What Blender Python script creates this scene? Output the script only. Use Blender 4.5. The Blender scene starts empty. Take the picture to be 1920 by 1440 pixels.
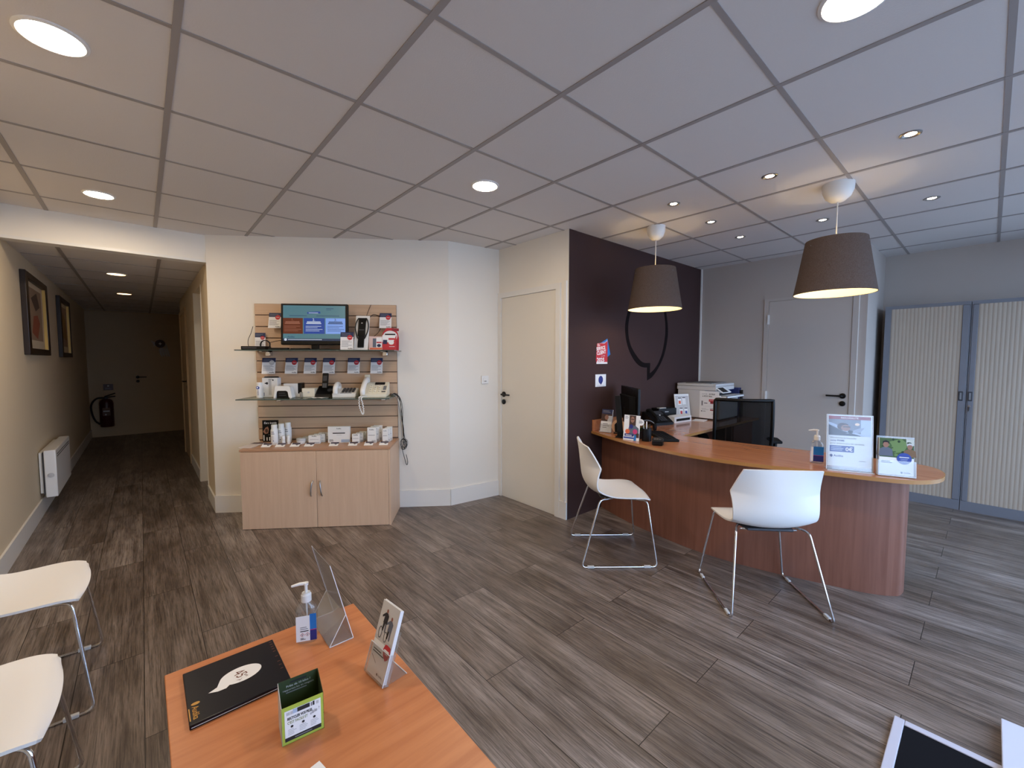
import bpy, bmesh, math, random
from mathutils import Matrix, Vector
random.seed(7)
PI = math.pi
C = bpy.context.scene.collection
SC = bpy.context.scene

# ------------------------------------------------------------------ materials
def lin(c):
    return tuple(((v/255)/12.92 if v/255 <= .04045 else ((v/255+.055)/1.055)**2.4) for v in c)

def M(name, rgb, rough=.5, metal=0., spec=.5, emit=0., emit_rgb=None, coat=0.):
    m = bpy.data.materials.new(name); m.use_nodes = True
    b = m.node_tree.nodes['Principled BSDF']
    b.inputs['Base Color'].default_value = (*lin(rgb), 1)
    b.inputs['Roughness'].default_value = rough
    b.inputs['Metallic'].default_value = metal
    b.inputs['Specular IOR Level'].default_value = spec
    b.inputs['Coat Weight'].default_value = coat
    if emit:
        b.inputs['Emission Color'].default_value = (*lin(emit_rgb or rgb), 1)
        b.inputs['Emission Strength'].default_value = emit
    return m

def N(m, t, **kw):
    n = m.node_tree.nodes.new(t)
    for k, v in kw.items():
        if k in n.inputs.keys(): n.inputs[k].default_value = v
        else: setattr(n, k, v)
    return n

def L(m, a, ao, b, bi): m.node_tree.links.new(a.outputs[ao], b.inputs[bi])

def ramp(m, stops):
    r = m.node_tree.nodes.new('ShaderNodeValToRGB')
    e = r.color_ramp.elements
    while len(e) < len(stops): e.new(.5)
    for el, (p, c) in zip(e, stops):
        el.position = p; el.color = (*lin(c), 1)
    return r

def wood(name, dark, light, scale=(3, 40, 40), rough=.35, coat=0., lo=.3, hi=.7, spec=.5):
    """grain runs along the axis with the small scale"""
    m = M(name, light, rough, spec=spec, coat=coat); b = m.node_tree.nodes['Principled BSDF']
    tc = N(m, 'ShaderNodeTexCoord'); mp = N(m, 'ShaderNodeMapping'); mp.inputs['Scale'].default_value = scale
    L(m, tc, 'Object', mp, 'Vector')
    n1 = N(m, 'ShaderNodeTexNoise', Scale=1., Detail=5., Roughness=.6, Distortion=.4)
    L(m, mp, 'Vector', n1, 'Vector')
    r = ramp(m, [(lo, dark), (hi, light)])
    L(m, n1, 'Fac', r, 'Fac'); L(m, r, 'Color', b, 'Base Color')
    return m

def paint(name, rgb, rough=.8, bump=.02, scale=220, spec=.2):
    m = M(name, rgb, rough, spec=spec); b = m.node_tree.nodes['Principled BSDF']
    tc = N(m, 'ShaderNodeTexCoord'); n = N(m, 'ShaderNodeTexNoise', Scale=float(scale), Detail=2.)
    bp = N(m, 'ShaderNodeBump', Strength=bump*10, Distance=.002)
    L(m, tc, 'Object', n, 'Vector'); L(m, n, 'Fac', bp, 'Height'); L(m, bp, 'Normal', b, 'Normal')
    return m

def clear(name, tint=(236, 240, 240), rough=.02, gl=.25, haze=.0):
    """thin clear plastic / glass sheet: see-through with sharp surface reflections"""
    m = bpy.data.materials.new(name); m.use_nodes = True; t = m.node_tree; t.nodes.clear()
    out = N(m, 'ShaderNodeOutputMaterial'); mx = N(m, 'ShaderNodeMixShader')
    tr = N(m, 'ShaderNodeBsdfTransparent', Color=(*lin(tint), 1))
    g = N(m, 'ShaderNodeBsdfGlossy', Roughness=rough)
    lw = N(m, 'ShaderNodeLayerWeight', Blend=.5); pw = N(m, 'ShaderNodeMath', operation='POWER'); pw.inputs[1].default_value = 4.
    ad = N(m, 'ShaderNodeMath', operation='MULTIPLY_ADD'); ad.inputs[1].default_value = .6; ad.inputs[2].default_value = .02+gl*.06
    L(m, lw, 'Facing', pw, 0); L(m, pw, 'Value', ad, 0); L(m, ad, 'Value', mx, 'Fac')
    if haze:
        df = N(m, 'ShaderNodeBsdfDiffuse', Color=(.8,.8,.82,1)); hz = N(m, 'ShaderNodeMixShader', Fac=haze); L(m, tr, 'BSDF', hz, 1); L(m, df, 'BSDF', hz, 2); tr = hz
    L(m, tr, 0, mx, 1); L(m, g, 'BSDF', mx, 2)
    L(m, mx, 'Shader', out, 'Surface')
    return m

def floor_mat():
    m = M('vinyl_plank_floor', (110, 95, 80), .42, spec=.45); b = m.node_tree.nodes['Principled BSDF']
    tc = N(m, 'ShaderNodeTexCoord'); sp = N(m, 'ShaderNodeSeparateXYZ'); L(m, tc, 'Object', sp, 'Vector')
    ax = N(m, 'ShaderNodeMath', operation='ADD'); ax.inputs[1].default_value = .042
    ay = N(m, 'ShaderNodeMath', operation='ADD'); ay.inputs[1].default_value = -1.965+.5985
    L(m, sp, 'X', ax, 0); L(m, sp, 'Y', ay, 0)
    cb = N(m, 'ShaderNodeCombineXYZ'); L(m, ay, 'Value', cb, 'X'); L(m, ax, 'Value', cb, 'Y')
    br = N(m, 'ShaderNodeTexBrick', Scale=1.)
    br.offset = .5; br.offset_frequency = 2
    br.inputs['Brick Width'].default_value = 1.197; br.inputs['Row Height'].default_value = .2198
    br.inputs['Mortar Size'].default_value = .0016; br.inputs['Mortar Smooth'].default_value = .1
    br.inputs['Color1'].default_value = (0, 0, 0, 1); br.inputs['Color2'].default_value = (1, 1, 1, 1)
    br.inputs['Mortar'].default_value = (.5, .5, .5, 1)
    L(m, cb, 'Vector', br, 'Vector')
    off = N(m, 'ShaderNodeVectorMath', operation='SCALE'); off.inputs['Scale'].default_value = 17.
    L(m, br, 'Color', off, 0)
    ad = N(m, 'ShaderNodeVectorMath', operation='ADD'); L(m, tc, 'Object', ad, 0); L(m, off, 'Vector', ad, 1)
    def layer(sc, det, rg, dist):
        mp = N(m, 'ShaderNodeMapping'); mp.inputs['Scale'].default_value = sc; L(m, ad, 'Vector', mp, 'Vector')
        n = N(m, 'ShaderNodeTexNoise', Scale=1., Detail=det, Roughness=rg, Distortion=dist); L(m, mp, 'Vector', n, 'Vector'); return n
    n1 = layer((15, 1.2, 1), 8., .7, .45)
    n2 = layer((190, 5.5, 1), 5., .7, .4)
    n3 = layer((5, 2.5, 1), 3., .5, .5)
    r1 = ramp(m, [(.28, (84, 75, 71)), (.42, (126, 116, 110)), (.55, (156, 146, 140)), (.74, (186, 176, 170))]); L(m, n1, 'Fac', r1, 'Fac')
    r2 = ramp(m, [(.36, (96, 92, 90)), (.56, (255, 255, 255))]); L(m, n2, 'Fac', r2, 'Fac')
    mu = N(m, 'ShaderNodeMix', data_type='RGBA', blend_type='MULTIPLY'); mu.inputs[0].default_value = .7
    L(m, r1, 'Color', mu, 6); L(m, r2, 'Color', mu, 7)
    r3 = ramp(m, [(.3, (190, 178, 165)), (.7, (255, 252, 250))]); L(m, n3, 'Fac', r3, 'Fac')
    m3 = N(m, 'ShaderNodeMix', data_type='RGBA', blend_type='MULTIPLY'); m3.inputs[0].default_value = .8
    L(m, mu, 2, m3, 6); L(m, r3, 'Color', m3, 7)
    rt = ramp(m, [(0., (206, 198, 190)), (1., (255, 255, 255))]); L(m, br, 'Color', rt, 'Fac')
    m4 = N(m, 'ShaderNodeMix', data_type='RGBA', blend_type='MULTIPLY'); m4.inputs[0].default_value = .8
    L(m, m3, 2, m4, 6); L(m, rt, 'Color', m4, 7)
    m5 = N(m, 'ShaderNodeMix', data_type='RGBA'); L(m, br, 'Fac', m5, 0); L(m, m4, 2, m5, 6); m5.inputs[7].default_value = (*lin((30, 24, 20)), 1)
    L(m, m5, 2, b, 'Base Color')
    bp = N(m, 'ShaderNodeBump', Strength=.25, Distance=.002); L(m, n2, 'Fac', bp, 'Height'); L(m, bp, 'Normal', b, 'Normal')
    rr = N(m, 'ShaderNodeMapRange'); rr.inputs['To Min'].default_value = .30; rr.inputs['To Max'].default_value = .44
    L(m, n1, 'Fac', rr, 'Value'); L(m, rr, 'Result', b, 'Roughness')
    return m

def cloth(name, rgb, trans):
    m = bpy.data.materials.new(name); m.use_nodes = True; m.node_tree.nodes.clear()
    out = N(m, 'ShaderNodeOutputMaterial'); mx = N(m, 'ShaderNodeMixShader', Fac=trans)
    tc = N(m, 'ShaderNodeTexCoord'); n = N(m, 'ShaderNodeTexNoise', Scale=260., Detail=2.)
    L(m, tc, 'Object', n, 'Vector')
    r = ramp(m, [(.3, tuple(v*.72 for v in rgb)), (.7, rgb)]); L(m, n, 'Fac', r, 'Fac')
    d = N(m, 'ShaderNodeBsdfDiffuse'); t = N(m, 'ShaderNodeBsdfTranslucent')
    L(m, r, 'Color', d, 'Color'); t.inputs['Color'].default_value = (*lin((150, 110, 75)), 1)
    L(m, d, 'BSDF', mx, 1); L(m, t, 'BSDF', mx, 2); L(m, mx, 'Shader', out, 'Surface')
    return m

def mesh_fabric(name, rgb, alpha):
    m = M(name, rgb, .8, spec=.1); m.node_tree.nodes['Principled BSDF'].inputs['Alpha'].default_value = alpha
    return m

FLOOR = floor_mat()
WALL = paint('white_wall_paint', (236, 231, 221))
WALLG = paint('pale_grey_wall_paint', (186, 176, 168))
PURPLE = paint('dark_plum_wall_paint', (68, 49, 47), .75)
DECAL = M('darker_plum_vinyl', (17, 8, 9), .8, spec=.15)
CEIL = paint('ceiling_tile_white', (221, 217, 215), .95, .03, 160)
GRID = M('ceiling_bar_grey', (160, 154, 152), .5)
TRIMW = M('white_gloss_trim', (232, 230, 225), .4)
DOORW = paint('cream_door_paint', (228, 223, 212), .5, .01)
DOORG = paint('grey_door_paint', (190, 182, 175), .5, .01)
BLACK = M('black_plastic', (11, 11, 12), .4, spec=.3)
BLACKM = M('matt_black', (9, 9, 10), .7, spec=.25)
DGREY = M('dark_grey_plastic', (60, 61, 66), .5)
GREY = M('mid_grey_plastic', (128, 130, 134), .5)
LGREY = M('light_grey_plastic', (196, 196, 196), .5)
WHITE = M('white_plastic', (238, 238, 236), .35)
PAPER = M('white_paper', (240, 240, 240), .7)
WALLC = paint('cream_wall_warm_light_tint', (222, 206, 178))  # cream puts the corridor's warm light into the wall colour
DOORC = paint('beige_door_dim_light_tint', (196, 174, 142), .5, .01)  # brownish beige carries the dim warm light of the corridor end in the colour
CREAM = M('cream_plastic', (234, 228, 208), .4)
SHELL = M('white_polypropylene', (238, 236, 233), .38)
CHROME = M('chrome', (225, 225, 228), .1, 1.)
STEEL = M('brushed_steel', (180, 180, 182), .3, 1.)
BEECHT = wood('beech_worktop', (172, 108, 70), (198, 134, 92), (30, 2.2, 30), .2, .25, .3, .75)
BEECHX = wood('beech_table_top', (186, 112, 66), (214, 142, 92), (2.0, 26, 26), .35, .1, .3, .75)
BEECHV = wood('cherry_front_panel', (118, 74, 58), (138, 92, 75), (34, 34, 1.6), .4, 0, .3, .75)
EDGE = M('honey_edge_band', (172, 124, 72), .25)
BIRCHV = wood('pale_birch_panel', (206, 174, 146), (216, 186, 158), (40, 40, 2.2), .45, 0, .3, .75)
BIRCHH = wood('slat_board_birch', (198, 166, 138), (212, 182, 152), (2.2, 40, 40), .55, 0, .3, .75)
BIRCHT = wood('birch_cabinet_top', (170, 128, 98), (194, 152, 120), (2.2, 40, 40), .4, 0, .3, .75)
GROOVE = M('dark_groove', (120, 96, 78), .8)
ACR = clear('clear_acrylic', (247, 248, 248), .08, 1.0, .07)  # slight white haze stands in for room reflections on the sheet
ACRH = clear('reflection_haze_acrylic', (240, 241, 242), .12, 1.2, .13)  # stronger white haze, reflected wall and ceiling light put into the material
ACRE = M('polished_acrylic_edge', (226, 228, 232), .2)
GLASS = clear('green_tinted_glass', (196, 214, 206), .03, .6)
GLASSD = clear('smoked_glass', (92, 98, 98), .03, .6)
GLASSE = M('dark_glass_edge', (66, 84, 80), .15)
PANE = clear('window_glass', (250, 252, 252), .0, .0)
CABF = M('blue_grey_steel', (114, 116, 124), .45)
TAMB = M('ribbed_shutter_grey', (172, 158, 142), .6)
SHADE = cloth('brown_grey_lamp_fabric', (126, 112, 105), .3)
LINING = M('cream_lining', (250, 238, 196), .6)
GLOW = M('warm_light_diffuser', (255, 244, 226), .5, emit=165., emit_rgb=(255, 233, 204))
GLOWC = M('corridor_light_diffuser', (255, 240, 220), .5, emit=4.5, emit_rgb=(255, 206, 150))
GLOWS = M('halogen_lamp_face', (255, 248, 235), .5, emit=34., emit_rgb=(255, 238, 214))
BULB = M('warm_bulb', (255, 230, 180), .5, emit=5., emit_rgb=(255, 214, 150))
NAVY = M('navy_print', (38, 46, 84), .6)
BLUE = M('blue_print', (52, 76, 160), .6)
BBLUE = M('bright_blue_print', (24, 118, 196), .5)
DBLUE = M('deep_blue_print', (34, 44, 120), .5)
RED = M('red_print', (196, 46, 56), .6)
DRED = M('dark_red_print', (150, 44, 58), .6)
PINK = M('pink_print', (206, 62, 120), .6)
ORANGE = M('orange_print', (230, 110, 70), .6)
TXT = M('grey_text_print', (130, 130, 136), .7)
TXTB = M('black_text_print', (34, 34, 38), .7)
SKINP = M('skin_tone_print', (158, 116, 98), .7)
HAIRP = M('brown_hair_print', (74, 50, 40), .7)
GREENP = M('leaf_green_print', (72, 98, 58), .7)
GREYP = M('slate_grey_print', (98, 106, 122), .7)
PALEB = M('pale_blue_print', (176, 192, 216), .7)
BOOK = M('dark_navy_cover', (7, 8, 20), .35, spec=.3)
GOLD = M('gold_foil', (196, 150, 80), .35, .6)
LIME = M('lime_green_card', (172, 190, 74), .55)
DGREEN = M('dark_olive_card', (46, 60, 28), .6)
OLIVE = M('olive_print', (128, 138, 74), .6)
LIQ = clear('clear_gel', (246, 248, 249), .05, 1.2, .05)
COPPER = M('copper_print', (112, 66, 52), .5)
DKWOOD = M('dark_wood_frame', (40, 26, 20), .4)
EXTR = M('extinguisher_red', (66, 16, 15), .4)
MATB = M('black_coir_mat', (22, 22, 26), .95, spec=.1)
MATE = M('grey_mat_edging', (190, 190, 204), .6)
def scr(n, c, e=.58): return M(n, tuple(v*.2 for v in c), .25, emit=e, emit_rgb=c)
S_TEAL = scr('screen_teal', (84, 128, 140)); S_BROWN = scr('screen_brown', (100, 44, 26)); S_BLUE = scr('screen_blue', (32, 72, 160))
S_LIGHT = scr('screen_light_blue', (132, 172, 248)); S_NAVY = scr('screen_navy', (34, 56, 88)); S_TXT = scr('screen_white', (210, 222, 240))
S_TAN = scr('screen_tan', (160, 104, 84)); S_DTXT = scr('screen_dark_text', (36, 66, 110))

# ------------------------------------------------------------------ mesh builder
def cr(pts, sub=6, closed=False):
    """smooth curve through points"""
    P = [Vector(p) for p in pts]; out = []; n = len(P)
    rng = range(n) if closed else range(n-1)
    for i in rng:
        p0 = P[(i-1) % n] if (closed or i > 0) else P[0]*2-P[1]
        p1 = P[i]; p2 = P[(i+1) % n]
        p3 = P[(i+2) % n] if (closed or i+2 < n) else P[-1]*2-P[-2]
        for k in range(sub):
            t = k/sub
            out.append(.5*((2*p1)+(-p0+p2)*t+(2*p0-5*p1+4*p2-p3)*t*t+(-p0+3*p1-3*p2+p3)*t**3))
    if not closed: out.append(P[-1])
    return out

def fillet(pts, r, k=5):
    """polyline with rounded corners"""
    P = [Vector(p) for p in pts]; out = [P[0]]
    for i in range(1, len(P)-1):
        a = (P[i-1]-P[i]); b = (P[i+1]-P[i]); rr = min(r, a.length*.48, b.length*.48)
        a = P[i]+a.normalized()*rr; b = P[i]+b.normalized()*rr
        for j in range(k+1):
            t = j/k; out.append(a*(1-t)**2+P[i]*2*t*(1-t)+b*t*t)
    out.append(P[-1]); return out

_tcache = {}
def text_mesh(s, bold, cond):
    key = (s, bold, cond)
    if key not in _tcache:
        cu = bpy.data.curves.new('lettering', 'FONT'); cu.body = s; cu.size = 1.; cu.offset = bold; cu.resolution_u = 2
        o = bpy.data.objects.new('lettering', cu); C.objects.link(o)
        bpy.context.view_layer.update()
        dg = bpy.context.evaluated_depsgraph_get()
        me = o.evaluated_get(dg).to_mesh()
        v = [Vector((p.co.x*cond, p.co.y, 0)) for p in me.vertices]; f = [tuple(p.vertices) for p in me.polygons]
        o.evaluated_get(dg).to_mesh_clear(); bpy.data.objects.remove(o); bpy.data.curves.remove(cu)
        _tcache[key] = (v, f)
    return _tcache[key]

class MB:
    def __init__(s, M4=None): s.bm = bmesh.new(); s.mats = []; s.M = M4 or Matrix.Identity(4)
    def mi(s, m):
        if m not in s.mats: s.mats.append(m)
        return s.mats.index(m)
    def add(s, vs, fs, m, smooth=False):
        V = [s.bm.verts.new(s.M @ Vector(v)) for v in vs]; i = s.mi(m); out = []
        for f in fs:
            try: fc = s.bm.faces.new([V[k] for k in f])
            except ValueError: continue
            fc.material_index = i; fc.smooth = smooth; out.append(fc)
        return V, out
    def box(s, x0, x1, y0, y1, z0, z1, m, bev=0., seg=2):
        V, F = s.add([(x0,y0,z0),(x1,y0,z0),(x1,y1,z0),(x0,y1,z0),(x0,y0,z1),(x1,y0,z1),(x1,y1,z1),(x0,y1,z1)],
              [(0,3,2,1),(4,5,6,7),(0,1,5,4),(1,2,6,5),(2,3,7,6),(3,0,4,7)], m)
        if bev:
            ed = {e for f in F for e in f.edges}
            r = bmesh.ops.bevel(s.bm, geom=list(ed), offset=bev, segments=seg, affect='EDGES', profile=.5)
            for f in r['faces']: f.smooth = True
        return s
    def cbox(s, c, d, m, bev=0.):
        return s.box(c[0]-d[0]/2, c[0]+d[0]/2, c[1]-d[1]/2, c[1]+d[1]/2, c[2]-d[2]/2, c[2]+d[2]/2, m, bev)
    def prism(s, pts, z0, z1, m, bev=0., smooth=False):
        n = len(pts)
        V, F = s.add([(p[0],p[1],z0) for p in pts]+[(p[0],p[1],z1) for p in pts],
              [tuple(range(n-1,-1,-1)), tuple(range(n,2*n))]+[(i,(i+1)%n,(i+1)%n+n,i+n) for i in range(n)], m)
        for f in F[2:]: f.smooth = smooth
        if bev:
            ed = {e for f in F[:2] for e in f.edges}
            r = bmesh.ops.bevel(s.bm, geom=list(ed), offset=bev, segments=3, affect='EDGES', profile=.5)
            for f in r['faces']: f.smooth = True
        return s
    def tube(s, path, r, m, n=8, closed=False):
        P = [Vector(p) for p in path]; K = len(P); vs = []; up = None
        for i, p in enumerate(P):
            a = P[(i-1) % K] if (closed or i) else p; b = P[(i+1) % K] if (closed or i < K-1) else p
            t = (b-a)
            if t.length < 1e-9: t = Vector((0, 0, 1))
            t.normalize()
            if up is None: up = Vector((0, 0, 1)) if abs(t.z) < .9 else Vector((1, 0, 0))
            u = up-t*up.dot(t)
            if u.length < 1e-6: u = t.orthogonal()
            u.normalize(); up = u; w = t.cross(u)
            rr = r[i] if isinstance(r, (list, tuple)) else r
            vs += [p+u*math.cos(2*PI*k/n)*rr+w*math.sin(2*PI*k/n)*rr for k in range(n)]
        fs = []
        for i in range(K if closed else K-1):
            j = (i+1) % K
            fs += [(i*n+k, i*n+(k+1)%n, j*n+(k+1)%n, j*n+k) for k in range(n)]
        nb = len(fs)
        if not closed: fs += [tuple(range(n-1,-1,-1)), tuple((K-1)*n+k for k in range(n))]
        V, F = s.add(vs, fs, m, True)
        if not closed:
            for f in F[nb:]: f.smooth = False
        return s
    def lathe(s, prof, m, n=24, c=(0,0,0), sx=1., sy=1.):
        vs = []; fs = []; K = len(prof)
        for r, z in prof:
            vs += [(c[0]+r*sx*math.cos(2*PI*k/n), c[1]+r*sy*math.sin(2*PI*k/n), c[2]+z) for k in range(n)]
        for i in range(K-1):
            fs += [(i*n+k, i*n+(k+1)%n, (i+1)*n+(k+1)%n, (i+1)*n+k) for k in range(n)]
        nb = len(fs)
        if prof[0][0] > 1e-6: fs.append(tuple(range(n-1,-1,-1)))
        if prof[-1][0] > 1e-6: fs.append(tuple((K-1)*n+k for k in range(n)))
        V, F = s.add(vs, fs, m, True)
        for f in F[nb:]: f.smooth = False
        return s
    def surf(s, rows, m, closed=False):
        a = len(rows); b = len(rows[0])
        fs = [(i*b+j, i*b+(j+1)%b, (i+1)*b+(j+1)%b, (i+1)*b+j) for i in range(a-1) for j in range(b if closed else b-1)]
        return s.add([v for r in rows for v in r], fs, m, True)
    def poly(s, pts, m): s.add(pts, [tuple(range(len(pts)))], m); return s
    # printing on a face: F maps (u right, v up, w out) to local space
    def rect(s, F, u0, v0, u1, v1, m, w=.0005): return s.poly([F @ Vector(p) for p in ((u0,v0,w),(u1,v0,w),(u1,v1,w),(u0,v1,w))], m)
    def shape(s, F, pts, m, w=.0005): return s.poly([F @ Vector((p[0],p[1],w)) for p in pts], m)
    def ell(s, F, cu, cv, ru, rv, m, w=.0005, n=24):
        return s.poly([F @ Vector((cu+ru*math.cos(2*PI*k/n), cv+rv*math.sin(2*PI*k/n), w)) for k in range(n)], m)
    def lines(s, F, u0, u1, vtop, n, pitch, h, m, w=.0005):
        for k in range(n):
            e = u1-(u1-u0)*(.05+.3*random.random()) if k % 3 != 1 else u1
            s.rect(F, u0, vtop-k*pitch-h, e, vtop-k*pitch, m, w)
        return s
    def txt(s, F, st, u, v, size, m, al='L', w=.0008, bold=0., cond=1., rot=0., shear=0.):
        vs, fs = text_mesh(st, bold, cond)
        x1 = max(p.x for p in vs) if vs else 0
        o = {'L': 0, 'C': -x1/2, 'R': -x1}[al]; cz, sn = math.cos(rot), math.sin(rot); out = []
        for p in vs:
            x = (p.x+o+p.y*shear)*size; y = p.y*size
            out.append(F @ Vector((u+x*cz-y*sn, v+x*sn+y*cz, w)))
        s.add(out, fs, m); return s

def obj(name, mb, parent=None, loc=None, rotz=None, subsurf=0, solid=0.):
    bm = mb.bm
    bmesh.ops.recalc_face_normals(bm, faces=bm.faces[:])
    for e in bm.edges:
        if len(e.link_faces) == 2 and e.calc_face_angle(0) > .75: e.smooth = False
    me = bpy.data.meshes.new(name); bm.to_mesh(me); bm.free()
    for m in mb.mats: me.materials.append(m)
    o = bpy.data.objects.new(name, me); C.objects.link(o)
    if parent: o.parent = parent
    if loc is not None: o.location = loc
    if rotz is not None: o.rotation_euler = (0, 0, rotz)
    if solid:
        md = o.modifiers.new('thickness', 'SOLIDIFY'); md.thickness = solid; md.offset = 0
    if subsurf:
        md = o.modifiers.new('smooth', 'SUBSURF'); md.levels = subsurf; md.render_levels = subsurf
    return o

def tag(o, label, cat, group=None, kind=None):
    o['label'] = label; o['category'] = cat
    if group: o['group'] = group
    if kind: o['kind'] = kind
    return o
def thing(name, label, cat, loc=(0,0,0), rotz=0., group=None):
    o = bpy.data.objects.new(name, None); C.objects.link(o); o.location = loc; o.rotation_euler = (0,0,rotz); o.empty_display_size = .05
    return tag(o, label, cat, group)
def struct(name, mb, label, cat, parent=None):
    o = obj(name, mb, parent)
    if not parent: tag(o, label, cat, kind='structure')
    return o
def dup(root, loc, rotz, label, group=None):
    r = root.copy(); C.objects.link(r); r.location = loc; r.rotation_euler = (0,0,rotz); r['label'] = label
    if group: r['group'] = group
    for ch in [o for o in list(bpy.data.objects) if o.parent == root]:
        c = ch.copy(); C.objects.link(c); c.parent = r
        for g in [o for o in list(bpy.data.objects) if o.parent == ch]:
            d = g.copy(); C.objects.link(d); d.parent = c
    return r
FR = lambda y=0., z=0., x=0.: Matrix(((1,0,0,x),(0,0,-1,y),(0,1,0,z),(0,0,0,1)))   # face looking to local -Y
FT = lambda z=0., x=0., y=0.: Matrix.Translation((x,y,z))                          # face looking up
def rot(axis, a): return Matrix.Rotation(a, 4, axis)
def face(fx, fy): return math.atan2(fx, -fy)

# ------------------------------------------------------------------ the room
H = 2.45
def wbox(name, x0, x1, y0, y1, z0, z1, m, label, cat='wall'): return struct(name, MB().box(x0,x1,y0,y1,z0,z1,m), label, cat)
struct('floor', MB().box(-.9, 6.1, -1.3, 10.6, -.1, 0, FLOOR), 'grey brown wood plank vinyl floor of the whole shop', 'floor')
struct('ground', MB().box(-12, 18, -14, -1.3, -.16, -.06, M('pavement_grey', (168, 166, 164), .9)), 'grey pavement outside the shop front', 'ground')
mb = MB(); mb.prism([(-.8,-1.3),(6.04,-1.3),(6.04,2.5),(2.74,2.5),(2.74,3.4),(.5,4.7),(-.8,4.7)], H, H+.08, CEIL)
struct('ceiling', mb, 'white square tiled suspended ceiling over the shop', 'ceiling')
def inroom(x, y):
    if y > 4.555 or y < -1.2 or x < -.71 or x > 5.94: return False
    if x > 5.1 and y > .78: return False
    if x > 2.69 and y > 2.345: return False
    if y > 2.345:
        if x > 2.14: return y < 3.31-(x-2.14)*.11
        if x > .46: return y < 4.54-(x-.46)*.7321
    return True
mb = MB()
def clip(fn, t0, t1):
    st = .01; ts = [t0+k*st for k in range(int((t1-t0)/st)+1)]; ok = [t for t in ts if inroom(*fn(t))]
    return (min(ok), max(ok)) if ok else None
for i in range(-2, 11):
    x = .127+.6*i; c = clip(lambda t: (x, t), -1.2, 4.6)
    if c: mb.box(x-.0115, x+.0115, c[0], c[1], H-.0035, H, GRID)
for j in range(-4, 7):
    y = 1.201+.6*j; c = clip(lambda t: (t, y), -.75, 6.)
    if c: mb.box(c[0], c[1], y-.0095, y+.0095, H-.0025, H, GRID)
struct('trim_1', mb, 'pale grey metal bars between the ceiling tiles', 'ceiling trim')
struct('ceiling_corridor', MB().box(-.8, .75, 4.65, 10.5, 2.234, 2.3, CEIL), 'lower tiled ceiling of the corridor', 'ceiling')
mb = MB()
for x in (-.45, .15): mb.box(x-.012, x+.012, 4.7, 10.38, 2.229, 2.234, GRID)
for k in range(9): mb.box(-.7, .46 if k < 5 else .6, 5.2+.6*k, 5.2+.6*k+.012, 2.231, 2.234, GRID)
struct('trim_2', mb, 'metal bars of the corridor ceiling', 'ceiling trim')

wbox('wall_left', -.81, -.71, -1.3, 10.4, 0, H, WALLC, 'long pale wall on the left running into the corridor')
wbox('wall_header', -.72, .46, 4.555, 4.65, 2.234, H, WALL, 'white lintel wall above the corridor mouth')
struct('trim_3', MB().box(-.71, .46, 4.545, 4.66, 2.214, 2.236, TRIMW), 'white edge strip under the corridor lintel', 'trim')
# corridor right side, with a door recess
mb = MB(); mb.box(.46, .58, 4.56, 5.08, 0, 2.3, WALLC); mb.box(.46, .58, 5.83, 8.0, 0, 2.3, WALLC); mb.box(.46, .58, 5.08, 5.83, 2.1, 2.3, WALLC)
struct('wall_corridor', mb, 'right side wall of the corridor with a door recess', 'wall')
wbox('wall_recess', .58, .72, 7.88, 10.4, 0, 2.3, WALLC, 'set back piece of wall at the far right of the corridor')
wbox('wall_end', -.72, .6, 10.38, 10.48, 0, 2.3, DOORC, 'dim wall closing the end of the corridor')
# diagonal wall with the slat display
AX, AY = .455, 4.54; DX, DY = .8077, -.5896; NX, NY = -.5896, -.8077; TH = math.atan2(DY, DX)
def SW(s, off, z=0.): return (AX+DX*s+NX*off, AY+DY*s+NY*off, z)
p = [(.455,4.54),(2.14,3.31),(2.24,3.40),(.58,4.66)]
struct('wall_display', MB().prism(p, 0, H, WALL), 'white diagonal wall behind the slat board display', 'wall')
struct('wall_bevel', MB().prism([(2.14,3.31),(2.69,3.25),(2.8,3.4),(2.2,3.45)], 0, H, WALL), 'white angled wall left of the cream door', 'wall')
wbox('wall_door', 2.69, 2.79, 2.345, 3.3, 0, H, WALL, 'narrow wall holding the cream door')
wbox('wall_purple', 2.79, 5.10, 2.345, 2.445, 0, H, PURPLE, 'dark plum accent wall behind the reception desk')
struct('wall_purple_edge', MB().box(2.692, 2.79, 2.342, 2.346, 0, H, PURPLE), 'front edge strip of the dark plum accent wall', 'wall')
wbox('wall_back', 5.10, 5.2, .88, 2.445, 0, H, WALLG, 'pale grey wall with the office door behind the desk')
wbox('wall_pillar', 5.10, 5.94, .78, .88, 0, H, WALLG, 'pale return wall between office door and roller cupboards')
wbox('wall_right', 5.94, 6.04, -1.3, .88, 0, H, WALLG, 'pale wall above and behind the roller cupboards')
# shop front behind the camera: posts, rails and panes
mb = MB()
mb.box(-.72, .35, -1.3, -1.2, 0, H, WALL); mb.box(5.75, 5.94, -1.3, -1.2, 0, H, WALL); mb.box(.35, 5.75, -1.3, -1.2, 2.3, H, WALL); mb.box(.35, 5.75, -1.3, -1.2, 0, .08, WALL)
struct('wall_front', mb, 'shop front wall around the windows behind the camera', 'wall')
for k in range(5):
    x0 = .35+1.08*k; mb = MB()
    for a, b in ((x0, x0+.05), (x0+1.03, x0+1.08)): mb.box(a, b, -1.29, -1.22, .08, 2.3, CABF)
    mb.box(x0+.05, x0+1.03, -1.29, -1.22, .08, .13, CABF); mb.box(x0+.05, x0+1.03, -1.29, -1.22, 2.25, 2.3, CABF)
    f = struct('window_%d' % (k+1), mb, 'tall shop front window bay number %d from the left wall' % (k+1), 'window')
    obj('pane', MB().box(x0+.05, x0+1.03, -1.258, -1.252, .13, 2.25, PANE), f)
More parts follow.
